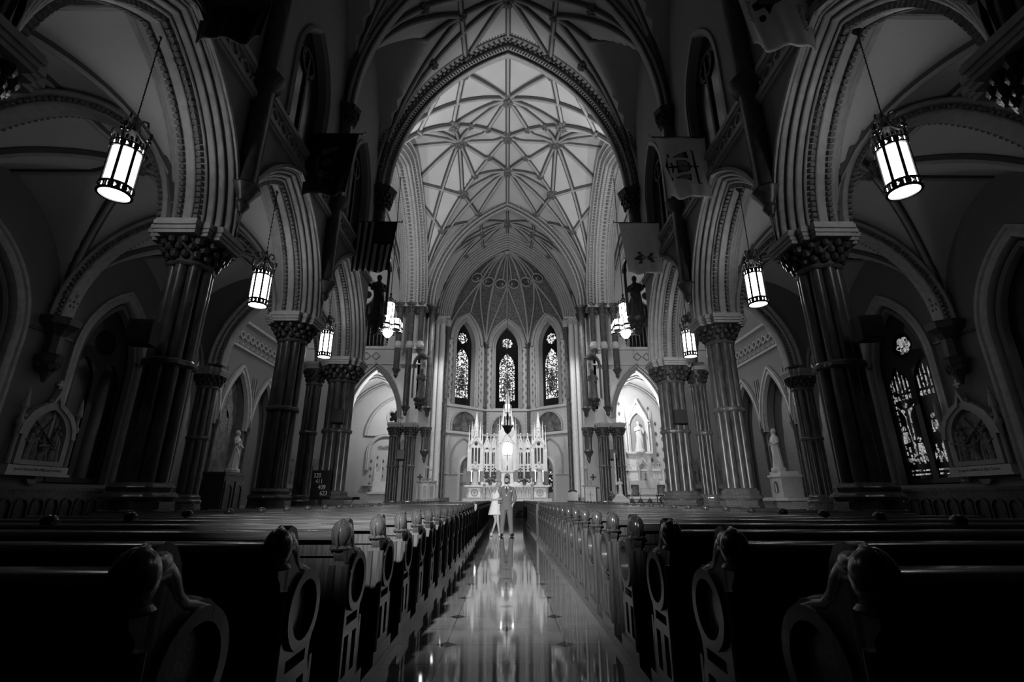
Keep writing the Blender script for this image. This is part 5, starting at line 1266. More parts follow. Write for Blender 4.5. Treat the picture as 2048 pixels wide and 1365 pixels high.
# ------------------------------------------------------------------ pews
def make_pew(L=4.1):
    # local: x from 0 (aisle end) to L, y 0 = rear face of the back, +y towards the altar
    t = empty('pew')
    out = [(0, .08), (0, .80), (-.035, .84), (-.045, .90), (-.04, .97), (-.01, 1.02), (.04, 1.045), (.09, 1.03), (.125, .98), (.145, .92), (.17, .87), (.22, .855), (.30, .85), (.38, .80), (.43, .72), (.445, .63), (.43, .54), (.405, .48), (.40, .42), (.44, .3), (.46, .08)]
    ring = circ(.255, .66, .135, 24)
    s1 = [(.15, .42), (.36, .42), (.36, .47), (.15, .47)]; s2 = [(.14, .14), (.22, .14), (.22, .36), (.14, .36)]; s3 = [(.29, .14), (.37, .14), (.37, .36), (.29, .36)]
    FE = lambda s, u, z: (u, s, z)
    e = MB().plate([out, ring, s1, s2, s3], FE, 0, .055)
    e.build('bench_end', M['woodv'], t)
    hd = MB()
    hd.ball(.0275, -.012, .955, .07, 18, .8, .95, 1.2)
    hd.tube([(.0275, .02, .96), (.0275, .07, .965), (.0275, .115, .93), (.0275, .145, .885), (.0275, .19, .85), (.0275, .26, .835), (.0275, .33, .81), (.0275, .39, .76), (.0275, .42, .68), (.0275, .415, .58)], [.045, .042, .038, .034, .032, .03, .03, .03, .03, .02], 14)
    hd.tube([(.0275, -.062, .88), (.0275, -.08, .93), (.0275, -.074, .985), (.0275, -.045, 1.022), (.0275, -.0, 1.036), (.0275, .05, 1.02)], .009, 8)
    hd.ball(.0275, .03, .975, .062, 16, .72, 1.3, .95)
    hd.lathe(.0275, -.01, [(.05, .865), (.062, .875), (.05, .89)], 14)
    hd.build('scroll_head', M['woodv'], t)
    MB().plate([circ(.255, .66, .175, 28), circ(.255, .66, .13, 28)], FE, -.018, .07).build('ring_moulding', M['woodv'], t)
    MB().plate([circ(.255, .66, .14, 24)], FE, .022, .035).build('ring_panel', M['wood'], t)
    MB().tube([(-.01, 0, .1), (-.01, 0, .78)], .022, 8).tube([(.065, 0, .1), (.065, 0, .78)], .022, 8).build('post_beads', M['woodv'], t)
    MB().box(.03, .23, .05, .10, .52, .1).build('foot_rail', M['woodv'], t, smooth=False)
    b = MB().box(L/2, .045, .65, L, .03, .58); b.build('backrest', M['woodv'], t, smooth=False)
    b = MB().box(L/2, .022, .875, L-.1, .03, .09).box(L/2, .022, .42, L-.1, .03, .07)
    k = 0.32
    while k < L-.1: b.box(k, .02, .65, .11, .03, .42); k += .78
    b.build('back_framing', M['woodv'], t, smooth=False)
    prof = [(-.045, .925), (-.05, .94), (-.035, .965), (-.01, .975), (.05, .978), (.08, .965), (.085, .945), (.07, .925)]
    MB().plate([prof], lambda s, u, z: (u, s, z), .05, L).build('top_rail', M['wood'], t)
    b = MB().plate([[(.05, .40), (.50, .425), (.515, .44), (.50, .455), (.05, .435)]], lambda s, u, z: (u, s, z), .05, L); b.build('seat', M['wood'], t, smooth=False)
    MB().box(L/2, .44, .23, L, .03, .38).build('seat_riser', M['woodv'], t, smooth=False)
    MB().box(L/2, -.07, .60, L-.3, .12, .02).box(L/2, -.125, .64, L-.3, .015, .09).build('book_rack', M['wood'], t, smooth=False)
    MB().box(L/2, -.20, .14, L-.3, .15, .06).box(.4, -.12, .1, .04, .2, .1).box(L-.4, -.12, .1, .04, .2, .1).build('kneeler', M['wood'], t, smooth=False)
    MB().plate([out[:1]+[(0, .98), (.1, .98), (.2, .8), (.44, .6), (.46, .08)]], FE, L, L+.05).build('outer_end', M['woodv'], t, smooth=False)
    MB().box(2.45, .03, .9, .09, .07, .2).ball(2.45, .02, 1.0, .055, 10, 1, 1, .8).build('rail_knob', M['wood'], t)
    return t
pw = make_pew(); first = True
rows_m = [1.42+.81*k for k in range(17)]; rows_f = [16.2+.82*k for k in range(15)]
ordn = ['first','second','third','fourth','fifth','sixth','seventh','eighth','ninth','tenth','eleventh','twelfth','thirteenth','fourteenth','fifteenth','sixteenth','seventeenth','eighteenth']
for sg in (-1, 1):
    for blk, rows in (('main', rows_m), ('front', rows_f)):
        for k, y in enumerate(rows):
            o = pw if first else copy_tree(pw); first = False
            if sg > 0 and blk == 'main': y -= .008*k+.01
            o.location = (sg*.92, y-.04, .06 if blk == 'main' else 0); o.scale = (sg, 1, .937 if blk == 'main' else 1)
            tag(o, ('dark oak pew with scroll-headed end, %s row from the camera, %s block' if blk == 'main' else 'dark oak pew, %s row of the far block beyond the couple, %s side') % (ordn[k], WHO[sg]), 'pew', 'pews along the centre aisle')
    t = empty('oak_screen', (sg*.95, 15.86, 0), 0, 'low panelled oak screen before the far %s block of pews' % WHO[sg], 'screen')
    MB().box(sg*2.0, 0, .5, 4.0, .05, .9).build('panel', M['woodv'], t, smooth=False); MB().box(sg*2.0, 0, .96, 4.05, .1, .05).build('rail', M['wood'], t, smooth=False)
    b = MB()
    for k in range(6): b.box(sg*(.02+k*.79), -.03, .5, .1, .03, .9)
    b.build('framing', M['woodv'], t, smooth=False)

# ------------------------------------------------------------------ flags on poles from the clerestory
def flag(name, sg, Y, w_, h, mt, label, top=10.57, pole=True, taper=.12):
    t = empty(name, (sg*NX, Y, top), 0, label, 'flag', None)
    vs = []; fs = []; n = 28; m = 24
    for j in range(m+1):
        v = j/m
        for i in range(n+1):
            u = i/n; x = u*w_*(1-taper*v)
            y = .05*math.sin(u*9+1.3*v)*(.3+v)+.04*math.sin(u*17+v*2)*v
            z = -h*v-.05*math.sin(u*PI)*v
            vs.append((-sg*(.04+x), y, z))
    for j in range(m):
        for i in range(n): a = j*(n+1)+i; fs.append((a, a+1, a+n+2, a+n+1))
    mb = MB(); mb.add(vs, fs); c = mb.build('cloth', mt, t)
    md = c.modifiers.new('thickness', 'SOLIDIFY'); md.thickness = .004
    MB().tube([(0, .02, .02), (-sg*(w_+.16), .02, .02)], .018, 8).build('pole', M['black'], t)
    MB().lathe(0, 0, [(.03, 0), (.01, .1)], 6).build('pole_tip', M['brass'], t).location = (-sg*(w_+.2), .02, 0)
    # maps (u across from the wall, v down) on to the cloth face towards the camera
    def G(u, d, v):
        x = u*w_*(1-taper*v)
        y = .05*math.sin(u*9+1.3*v)*(.3+v)+.04*math.sin(u*17+v*2)*v
        return (-sg*(.04+x), y-.008-d, -h*v-.05*math.sin(u*PI)*v)
    return t, c, G
def decal(t, G, loops, mt, name, d=.003):
    # loops in (u, v); subdivided so that it follows the folds
    b = MB()
    for lp in loops:
        P = []
        for i in range(len(lp)):
            a, q = lp[i], lp[(i+1) % len(lp)]
            L_ = math.hypot(a[0]-q[0], a[1]-q[1]); k = max(1, int(L_/.05))
            for j in range(k): P.append((a[0]+(q[0]-a[0])*j/k, a[1]+(q[1]-a[1])*j/k))
        tr = tessellate_polygon([[Vector((p[0], p[1], 0)) for p in P]])
        b.add([G(p[0], d, p[1]) for p in P]+[G(p[0], d-.002, p[1]) for p in P], [tuple(x) for x in tr]+[(i, (i+1) % len(P), len(P)+(i+1) % len(P), len(P)+i) for i in range(len(P))])
    return b.build(name, mt, t, smooth=False)
def strip(t, G, u0, u1, v0, v1, mt, name, d=.003, n=14):
    b = MB(); vs = []; fs = []
    m = max(2, int((u1-u0)*28))
    for j in range(n+1):
        for i in range(m+1): vs.append(G(u0+(u1-u0)*i/m, d, v0+(v1-v0)*j/n))
    for j in range(n):
        for i in range(m): a = j*(m+1)+i; fs.append((a, a+1, a+m+2, a+m+1))
    b.add(vs, fs); o = b.build(name, mt, t); md = o.modifiers.new('thickness', 'SOLIDIFY'); md.thickness = .002; return o
def star_poly(u, v, r, asp): return [(u+r*(1 if k % 2 == 0 else .4)*math.sin(k*PI/5), v-r*asp*(1 if k % 2 == 0 else .4)*math.cos(k*PI/5)) for k in range(10)]
# striped flag, canton at the outer upper corner
t, c, G = flag('national_flag', -1, 15.05, 1.5, 1.9, M['darkcloth'], 'striped flag with starred canton on a pole above the left arcade', 10.50)
for k in range(6):
    u0 = (2*k+1)/13.0
    strip(t, G, u0, u0+1/13.0, 0 if k < 3 else .46, 1.0, M['cream'], 'white_stripe', .004)
lp = [star_poly(.49+.0425*(i+1), .035+.0385*(j+1), .022, .8) for i in range(11) for j in range(9) if (i+j) % 2 == 0]
decal(t, G, lp, M['cream'] if False else M['midcloth'], 'stars', .008)
# dark flag with a coat of arms
t, c, G = flag('coat_of_arms_flag', -1, 10.8, 1.35, 1.88, M['darkcloth'], 'dark flag with a horse-supported coat of arms hanging above the left arcade', 10.6)
def tr(pts): return [(p[1], p[0]) for p in pts]
shield = [circ(.5, .5, .075, 20), circ(.40, .50, .05, 16)]
decal(t, G, shield, M['midcloth'], 'shield', .004)
horse = [(.30,.66),(.33,.72),(.40,.74),(.47,.72),(.52,.76),(.60,.75),(.66,.78),(.64,.72),(.56,.70),(.50,.66),(.44,.66),(.40,.62),(.36,.63)]
horse2 = [(p[0], 1-p[1]) for p in horse]
rib_ = [(.28,.35),(.25,.42),(.27,.5),(.25,.58),(.28,.66),(.31,.62),(.29,.5),(.31,.4)]
decal(t, G, [horse, horse2, rib_], M['relief'], 'horses_and_ribbon', .004)
t, c, G = flag('pale_and_dark_flag', -1, 6.3, 1.35, 1.85, M['relief'], 'two-tone flag, pale above and dark below, cut by the top left frame edge', 10.5)
strip(t, G, 0, 1, .6, 1.0, M['darkcloth'], 'dark_half', .004)
decal(t, G, [foil(.5, .38, .16, 5, 30, .3)], M['dark'], 'emblem', .004)
# bishop's arms flag
t, c, G = flag('diocesan_flag', 1, 10.8, 1.35, 1.88, M['cream'], 'cream flag with a bishop coat of arms turned sideways above the right arcade', 10.57)
U = lambda a, b_: (1-a, b_)
hat = [(.85,.33),(.90,.45),(.94,.5),(.90,.55),(.85,.67),(.855,.5)]
sh_ = [(.68,.40),(.68,.60),(.50,.60),(.42,.56),(.39,.5),(.42,.44),(.50,.40)]
tas = [(.74,.335),(.44,.25),(.42,.37),(.70,.345)]; tas2 = [(p[0], 1-p[1]) for p in tas]
scroll = [(.36,.22),(.30,.24),(.28,.5),(.26,.76),(.20,.8),(.30,.78),(.33,.5),(.33,.28)]
crs = [(.85,.49),(.22,.49),(.22,.51),(.85,.51)]
def ringloop(cx, cy, r): return [ (cx+r*math.cos(a), cy+r*math.sin(a)) for a in [2*PI*i/18 for i in range(18)]]
decal(t, G, [hat, sh_, tas, tas2, scroll, crs, [(.80,.42),(.76,.42),(.74,.5),(.76,.58),(.80,.58),(.77,.5)], [(.84,.28),(.80,.28),(.80,.34),(.84,.34)], [(.84,.66),(.80,.66),(.80,.72),(.84,.72)]], M['stencil'], 'bishop_arms', .004)
# keys and tiara flag
t, c, G = flag('papal_flag', 1, 15.0, 1.45, 1.95, M['cream'], 'pale flag with crossed keys and tiara hanging above the right arcade', 10.5, taper=.14)
ky = []
for s_ in (-1, 1):
    ky += [[(.22+.0, .70+s_*.09), (.34, .70+s_*.09), (.34, .70+s_*.06), (.26, .70+s_*.06)], [(.46, .70), (.62, .70+s_*.10), (.64, .70+s_*.12), (.66, .70+s_*.08), (.48, .70-s_*.01)], [(.27, .70+s_*.02), (.46, .70), (.46, .705), (.27, .70+s_*.1)], ringloop(.60, .70+s_*.09, .03)]
ky += [[(.16, .695), (.40, .695), (.40, .71), (.16, .71)], [(.56, .66), (.64, .65), (.72, .68), (.76, .70), (.72, .72), (.64, .75), (.56, .74)]]
decal(t, G, ky, M['relief'], 'crossed_keys', .004)
def mesh_text(s, size, mt, parent, name, place):
    c = bpy.data.curves.new(name, 'FONT'); c.body = s; c.size = size; c.align_x = 'CENTER'; c.align_y = 'CENTER'; c.resolution_u = 3
    o = bpy.data.objects.new('tmp', c); me = o.to_mesh()
    vs = [place(v.co.x, v.co.y) for v in me.vertices]; fs = [tuple(p.vertices) for p in me.polygons]
    o.to_mesh_clear(); bpy.data.objects.remove(o); bpy.data.curves.remove(c)
    b = MB(); b.add(vs, fs); return b.build(name, mt, parent, smooth=False)
t, c, G = flag('lettered_flag', 1, 6.3, 1.35, 1.85, M['cream'], 'cream flag with dark sideways lettering, cut by the top right frame edge', 10.45)
mesh_text('guarded', .16, M['stencil'], t, 'lettering', lambda x, y: G(.88+y*.8, .006, .55+x*.55))
mesh_text('Michael', .20, M['stencil'], t, 'lettering', lambda x, y: G(.15-y*.8, .006, .62-x*.55))
decal(t, G, [[(.3,.3),(.6,.34),(.8,.45),(.78,.52),(.66,.5),(.62,.6),(.55,.5),(.4,.42)], circ(.7, .62, .04, 10)], M['stencil'], 'emblem', .004)

# ------------------------------------------------------------------ speakers, hymn board
for sg, y, z, x, sc_, d in ((-1, 7.62, 3.75, 6.02, .9, 'nearest left'), (1, 7.62, 3.87, 6.1, .9, 'nearest right'), (-1, 16.6, 3.83, 5.8, 1.0, 'left crossing'), (1, 16.6, 3.83, 6.0, 1.0, 'right crossing'), (-1, 29.45, 3.62, 6.3, 1.2, 'left sanctuary'), (1, 29.45, 3.65, 6.4, 1.2, 'right sanctuary')):
    t = empty('loudspeaker', (sg*x, y, z), sg*-.15, 'black box loudspeaker strapped to the %s pier' % d, 'loudspeaker', 'loudspeakers on the piers')
    b = MB().box(0, 0, 0, .42*sc_, .3*sc_, .46*sc_); b.build('cabinet', M['blackbox'], t, smooth=False)
    MB().box(0, -.155*sc_, 0, .36*sc_, .012, .4*sc_).build('grille', M['black'], t, smooth=False); MB().box(0, .26*sc_, 0, .08, .24, .1).build('bracket', M['brass'], t, smooth=False)
t = empty('hymn_board', (-6.05, 16.45, 0), -.1, 'black hymn board with white numbers before the left crossing pier', 'hymn board')
MB().box(0, 0, 1.6, .64, .05, .86).box(0, .0, 1.6, .60, .06, .82).build('board', M['blackbox'], t, smooth=False); MB().box(0, .04, .6, .06, .06, 1.2).box(0, .04, .03, .5, .4, .06).build('stand', M['woodv'], t, smooth=False)
for k, (s, dx) in enumerate((('320', -.13), ('411', -.05), ('409', .06), ('623', .14))):
    mesh_text(s, .2, M['wax'], t, 'number', lambda x, y, dx=dx, k=k: (dx+x*.85, -.034, 1.86-.185*k+y*1.0))

# ------------------------------------------------------------------ sanctuary furnishings
t = empty('pulpit', (-4.75, 29.9, 0), 0, 'white marble panelled pulpit on the left of the sanctuary', 'pulpit')
MB().lathe(0, 0, [(.28, 0), (.22, .15), (.2, .55), (.3, .75), (.56, .98)], 8, ph=PI/8).build('pedestal', M['white'], t, smooth=False)
MB().lathe(0, 0, [(.56, .98), (.6, 1.02), (.55, 1.08), (.55, 2.0), (.62, 2.06), (.62, 2.14)], 8, ph=PI/8).build('body', M['stone'], t, smooth=False)
b = MB()
for k in range(8):
    a = k*PI/4; F = lambda s, u, z, a=a: (math.cos(a)*(.52+u)-math.sin(a)*s, math.sin(a)*(.52+u)+math.cos(a)*s, z)
    b.plate([[(-.17, 1.12), (.17, 1.12), (.17, 1.96), (-.17, 1.96)], arch_pts(.12, .16, 1.7, 6, 0, 1.18)], F, 0, .03); b.lathe(.57*math.cos(a+PI/8), .57*math.sin(a+PI/8), [(.035, 1.1), (.03, 1.9), (.05, 1.98)], 6)
b.build('panels', M['white'], t, smooth=False)
MB().box(.0, -.15, 2.24, .5, .35, .06).build('reading_desk', M['rib'], t, smooth=False); MB().tube([(.3, -.3, 2.15), (.32, -.3, 2.4), (.2, -.35, 2.5)], .008, 5).build('microphone', M['black'], t)
t = empty('lectern', (4.85, 29.3, 0), 0, 'white-fronted lectern with a thin cross on the right of the sanctuary', 'lectern')
MB().box(0, 0, .9, .62, .35, 1.8).build('body', M['white'], t, smooth=False); MB().box(0, -.05, 1.83, .85, .5, .06).build('desk_top', M['rib'], t, smooth=False)
MB().box(0, -.185, 1.2, .02, .02, .7).box(0, -.185, 1.35, .3, .02, .02).build('cross', M['dark'], t, smooth=False); MB().tube([(0, -.1, 1.85), (0, -.12, 2.15)], .01, 5).build('microphone', M['black'], t)
t = empty('sanctuary_chair', (3.95, 30.2, 0), -.2, 'dark carved wooden chair left of the white lectern', 'chair')
MB().box(0, .2, 1.0, .62, .08, 1.0).ball(0, .2, 1.5, .3, 10, 1, .14, .5).build('backrest', M['woodv'], t, smooth=False); MB().box(0, 0, .75, .6, .5, .08).build('seat', M['wood'], t, smooth=False)
for x in (-.28, .28):
    for y in (-.2, .2): MB().box(x, y, .37, .06, .06, .74).build('leg', M['woodv'], t, smooth=False)
    MB().box(x, 0, 1.0, .06, .5, .05).build('arm', M['wood'], t, smooth=False)
t = empty('sanctuary_stool', (-3.6, 29.8, 0), .2, 'dark low chair between the pulpit and the high altar', 'chair')
MB().box(0, .2, .95, .5, .06, .5).build('backrest', M['woodv'], t, smooth=False); MB().box(0, 0, .68, .5, .45, .08).build('seat', M['wood'], t, smooth=False)
for x in (-.22, .22):
    for y in (-.18, .18): MB().box(x, y, .33, .05, .05, .66).build('leg', M['woodv'], t, smooth=False)
t = empty('candle_pedestal', (6.22, 27.9, 0), 0, 'white block pedestal under the angel and tall candle on the right', 'pedestal')
MB().box(0, 0, .5, .95, .8, 1.0).build('block', M['white'], t, smooth=False); MB().lathe(0, 0, [(.68, 1.0), (.66, 1.06), (.3, 1.3), (.26, 1.36)], 4, ph=PI/4).build('sloped_top', M['white'], t, smooth=False)
robed('angel_candle_bearer', (6.3, 27.9, 1.36), .85, 'white', 0, 'small white angel statue beside the tall candle on the white pedestal', None, 'hold', False)
t = empty('paschal_candle', (6.08, 27.8, 1.36), 0, 'tall decorated white candle rising from the white pedestal', 'candle')
MB().lathe(0, 0, [(.05, -.04), (.05, .5), (.03, .55)], 10).build('holder', M['brass'], t); MB().lathe(0, 0, [(.055, .5), (.05, 2.2), (.01, 2.25)], 12).build('wax', M['wax'], t)
b = MB()
for k in range(14): b.ball(.04*math.sin(k*1.7), -.045, .7+.1*k, .022, 6)
b.build('painted_decoration', M['relief'], t)
b2 = flowers('pedestal_flowers', 5.75, 27.75, 1.02, 'small flowers at the foot of the tall candle', .12)
for i, x in enumerate((8.15, 8.7, 9.3)):
    t = empty('hand_bell', (x*.9, 29.6, .95), 0, 'small dark bell-shaped object on the low table, %s of three' % ('leftmost', 'middle', 'rightmost')[i], 'bell', 'bells on the low table')
    MB().lathe(0, 0, [(.16, 0), (.13, .05), (.09, .16), (.03, .19), (.02, .26)], 12).build('bell_body', M['dark'], t)
t = empty('low_table', (8.0, 29.6, 0), 0, 'low dark table before the right side chapel', 'table')
MB().box(0, 0, .92, 2.4, .5, .06).build('table_top', M['wood'], t, smooth=False)
for x in (-1.1, 1.1):
    for y in (-.2, .2): MB().box(x, y, .45, .05, .05, .9).build('leg', M['woodv'], t, smooth=False)
t = empty('votive_stand', (9.35, 29.3, 0), 0, 'black wrought-iron votive stand at the right chapel entrance', 'votive stand')
MB().box(0, 0, 1.3, 1.3, .3, .06).box(0, 0, .85, 1.3, .05, .05).build('frame', M['black'], t, smooth=False)
for x in (-.62, 0, .62): MB().box(x, 0, .65, .04, .04, 1.3).build('leg', M['black'], t, smooth=False)
b = MB()
for k in range(2): b.plate([circ(-.32+.64*k, 1.08, .17, 20), foil(-.32+.64*k, 1.08, .13, 4, 24, .5)], FY(0, 0), -.02, .02)
b.build('scroll_panel', M['black'], t)
b = MB()
for k in range(10): b.lathe(-.58+.13*k, 0, [(.035, 1.33), (.04, 1.42)], 8)
b.build('votive_cups', M['stone'], t)
# left side: keyboard, friar statue
t = empty('electric_keyboard', (-8.7, 27.6, 0), 0, 'black electric keyboard on a stand by the left chapel', 'keyboard')
MB().box(0, 0, 1.15, 1.4, .35, .14).build('body', M['blackbox'], t, smooth=False); MB().box(0, -.1, 1.225, 1.25, .13, .012).build('keys', M['wax'], t, smooth=False); MB().box(.25, -.178, 1.17, .3, .004, .035).build('maker_plate', M['wax'], t, smooth=False)
for s_ in (-1, 1): MB().tube([(s_*.5, -.15, 0), (-s_*.4, .1, 1.08)], .02, 6).build('stand_leg', M['black'], t)
robed('friar_statue', (-9.9, 29.8, .95), 1.3, 'greystat', 0, 'dark statue of a robed friar left of the keyboard', None, 'hold')
MB().box(-9.9, 29.8, .415, .6, .6, .83).build('friar_plinth', M['paint'], None, smooth=False); tag(bpy.data.objects['friar_plinth'], 'plain block under the dark friar statue', 'plinth')
for sg in (-1, 1):
    t = empty('altar_rail', (sg*7.9, 29.0, 0), 0, 'low pierced marble rail before the %s side chapel' % WHO[sg], 'altar rail', 'chapel rails')
    if sg < 0:
        MB().box(.3, 1.6, .9, 1.3, .2, .1).build('rail', M['white'], t, smooth=False); b = MB()
        b.plate([[(-.3, 0), (.9, 0), (.9, .86), (-.3, .86)]]+[arch_pts(.11, .14, .5, 6, x, .12) for x in (-.12, .14, .4, .66)], FY(0, 1.6), -.06, .06); b.build('pierced_panel', M['stone'], t, smooth=False)
    else:
        MB().box(-.1, 1.3, .9, 2.2, .2, .1).build('rail', M['white'], t, smooth=False); b = MB()
        b.plate([[(-1.1, 0), (.9, 0), (.9, .86), (-1.1, .86)]]+[arch_pts(.11, .14, .5, 6, x, .12) for x in (-.9, -.6, -.3, 0, .3, .6)], FY(0, 1.3), -.06, .06); b.build('pierced_panel', M['stone'], t, smooth=False)

# ------------------------------------------------------------------ the couple
def skin_mesh(name, J, E_, mt, parent, sub=2):
    me = bpy.data.meshes.new(name); keys = list(J)
    me.from_pydata([J[k][0] for k in keys], [(keys.index(a), keys.index(b)) for a, b in E_], [])
    me.materials.append(mt)
    o = bpy.data.objects.new(name, me); C.objects.link(o)
    sm = o.modifiers.new('skin', 'SKIN'); sm.use_smooth_shade = True
    if not me.skin_vertices:
        me.attributes  # layer is made by the modifier
    lay = me.skin_vertices[0].data if len(me.skin_vertices) else None
    if lay is not None:
        for i, k in enumerate(keys):
            r = J[k][1]; lay[i].radius = (r, r) if not isinstance(r, tuple) else r
            lay[i].use_root = (i == 0)
    ss = o.modifiers.new('smooth', 'SUBSURF'); ss.levels = sub; ss.render_levels = sub
    if parent is not None: o.parent = parent
    return o
def fingers(J, E_, wrist, hand, d, side, pre, curl=.4):
    # d = direction of the fingers, side = direction of the thumb
    d = Vector(d).normalized(); s_ = Vector(side).normalized(); p = Vector(wrist)
    palm = p+d*.07
    J[pre+'palm'] = (tuple(palm), .028); E_.append((hand, pre+'palm'))
    nrm = d.cross(s_).normalized()
    for k, (off, ln) in enumerate(((-.026, .058), (-.009, .07), (.009, .075), (.027, .066))):
        a = palm+s_*off+d*.025; b_ = a+d*ln*.5+nrm*.006; c_ = b_+d*ln*.5*(1-curl)+nrm*ln*.5*curl
        J[pre+'f%da' % k] = (tuple(a), .0095); J[pre+'f%db' % k] = (tuple(b_), .0085); J[pre+'f%dc' % k] = (tuple(c_), .007)
        E_.extend([(pre+'palm', pre+'f%da' % k), (pre+'f%da' % k, pre+'f%db' % k), (pre+'f%db' % k, pre+'f%dc' % k)])
    a = p+d*.03+s_*.03; b_ = a+d*.03+s_*.022; c_ = b_+d*.025+s_*.004
    for q, v, r in (('t0', a, .011), ('t1', b_, .010), ('t2', c_, .008)): J[pre+q] = (tuple(v), r)
    E_.extend([(hand, pre+'t0'), (pre+'t0', pre+'t1'), (pre+'t1', pre+'t2')])
def head_pt(u, v, off=0.0):
    # u around (0 = face), v from crown to chin; one continuous sculpted head, face towards -y
    g = lambda x, s_: math.exp(-(x/s_)**2)
    x = math.sin(v)*math.sin(u); y = -math.sin(v)*math.cos(u); z = math.cos(v)
    X_, Y_, Z_ = .076*x, .094*y, .122*z
    low = max(0, -z); front = max(0, -y)
    X_ *= 1-.34*low**1.3*(1 if y < .2 else .3); Y_ += .018*low*max(0, y)*-1.0
    if y < 0:
        Y_ -= .024*g(X_, .013)*g(Z_+.014, .020); Y_ -= .010*g(X_, .011)*g(Z_-.014, .022)
        for s_ in (-1, 1): Y_ += .011*g(X_-s_*.031, .018)*g(Z_-.012, .013)
        Y_ -= .004*g(Z_-.034, .010)*g(X_, .05); Y_ -= .006*g(X_, .022)*g(Z_+.054, .009)
        Y_ += .004*g(X_, .03)*g(Z_+.066, .006); Y_ -= .012*g(X_, .03)*g(Z_+.098, .022)
        Y_ -= .004*front*g(abs(X_)-.045, .02)*g(Z_+.02, .02)
    n_ = Vector((x/.076, y/.094, z/.122)).normalized()
    return Vector((X_, Y_, Z_))+n_*off
def head_shell(b, c, h, rot, off=0.0, mask=None, nu=40, nv=34):
    k = h/.24; vs = []; fs = []; keep = []
    for j in range(nv+1):
        for i in range(nu):
            p = head_pt(2*PI*i/nu, PI*(j+.02)/(nv+.04), off); keep.append(mask is None or mask(p)); q = rot @ (p*k)
            vs.append((c[0]+q.x, c[1]+q.y, c[2]+q.z))
    for j in range(nv):
        for i in range(nu):
            f_ = (j*nu+i, (j+1)*nu+i, (j+1)*nu+(i+1) % nu, j*nu+(i+1) % nu)
            if all(keep[a] for a in f_): fs.append(f_)
    b.add(vs, fs)
def head_mesh(b, c, h, rot):
    head_shell(b, c, h, rot); k = h/.24
    for s_ in (-1, 1):
        v = rot @ Vector((s_*.077*k, .008*k, -.008*k)); b.ball(c[0]+v.x, c[1]+v.y, c[2]+v.z, .022*k, 10, .4, .8, 1.4, rot)
    v = rot @ Vector((0, .01, -.11)); b.tube([(c[0]+v.x, c[1]+v.y, c[2]+v.z+.02), (c[0]+v.x*1.2, c[1]+v.y+.01, c[2]+v.z-.06)], .05*k, 14)
def cap(p, front=.060): return p.z > (front if p.y < -.055 else (front-.045*min(1, (p.y+.055)/.05) if p.y < 0 else .01-1.2*p.y))
def features(b, c, h, rot):
    k = h/.24
    for (x, y, z, r, sx, sy, sz) in ((-.031, -.083, .006, .007, 1.4, .6, .5), (.031, -.083, .006, .007, 1.4, .6, .5), (-.031, -.086, .026, .007, 1.9, .5, .3), (.031, -.086, .026, .007, 1.9, .5, .3), (0, -.084, -.058, .009, 1.7, .5, .3)):
        v = rot @ Vector((x*k, y*k, z*k)); b.ball(c[0]+v.x, c[1]+v.y, c[2]+v.z, r*k, 8, sx, sy, sz, rot)
# --- man
mx, my = 0.0, 16.6
man = empty('person', (mx, my, 0.0), 0, 'bearded man in a grey suit and dark tie standing in the aisle', 'person')
J = {}; E_ = []
def add(k, p, r, par=None):
    J[k] = (p, r)
    if par: E_.append((par, k))
add('pel', (0, 0, .98), .13); add('wst', (0, -.01, 1.12), .13, 'pel'); add('chs', (0, -.01, 1.34), .15, 'wst'); add('nkb', (0, 0, 1.52), .075, 'chs'); add('nk', (0, -.01, 1.6), .058, 'nkb'); add('hd', (0, -.01, 1.70), .07, 'nk')
for s_, p in ((-1, 'r'), (1, 'l')):
    add(p+'sh', (s_*.17, 0, 1.46), .065, 'chs')
    if s_ < 0: add(p+'el', (-.26, .0, 1.18), .045, p+'sh'); add(p+'wr', (-.225, -.05, .94), .028, p+'el'); fingers(J, E_, (-.222, -.06, .92), p+'wr', (.05, -.05, -1), (0, -1, -.1), p)
    else: add(p+'el', (.268, .02, 1.17), .045, p+'sh'); add(p+'wr', (.215, -.07, .985), .028, p+'el'); fingers(J, E_, (.205, -.075, .965), p+'wr', (-.3, .25, -1), (-.8, -.5, 0), p, .2)
    add(p+'hp', (s_*.095, 0, .90), .10, 'pel'); add(p+'kn', (s_*.125, -.015, .50), .062, p+'hp'); add(p+'an', (s_*.15, .02, .09), .038, p+'kn')
    add(p+'ft', (s_*.165, -.1, .045), .036, p+'an')
body = skin_mesh('body', J, E_, M['skin'], man)
hc = (0.005, -.015, 1.715); hr = Matrix.Rotation(math.radians(4), 3, 'Y')
b = MB(); head_mesh(b, hc, .25, hr); b.build('head', M['skin'], man)
b = MB(); features(b, hc, .25, hr); b.build('facial_features', M['darkhair'], man)
b = MB(); head_shell(b, hc, .25, hr, .010, lambda p: cap(p, .058)); head_shell(b, hc, .25, hr, .003, lambda p: cap(p, .056)); b.build('hair', M['darkhair'], man)
b = MB(); head_shell(b, hc, .25, hr, .006, lambda p: p.y < .012 and p.z < -.028-.5*max(0, -.045-p.y) and p.z < -.035+.9*max(0, abs(p.x)-.035) and not (abs(p.x) < .02 and -.064 < p.z < -.048)); b.build('beard', M['darkhair'], man)
b = MB(); b.loft([(0,0,.80,.20,.145),(0,0,.86,.205,.15),(0,-.005,.98,.187,.15),(0,-.01,1.10,.168,.145),(0,-.01,1.22,.182,.155),(0,-.01,1.36,.208,.155),(0,0,1.45,.212,.13),(0,.005,1.50,.17,.10),(0,.01,1.545,.085,.075)], 28); 
b.tube([(-.12, .0, 1.475), (-.18, .0, 1.455), (-.228, .0, 1.38), (-.262, .005, 1.18), (-.24, -.04, .96)], [.05, .072, .075, .064, .052], 18)
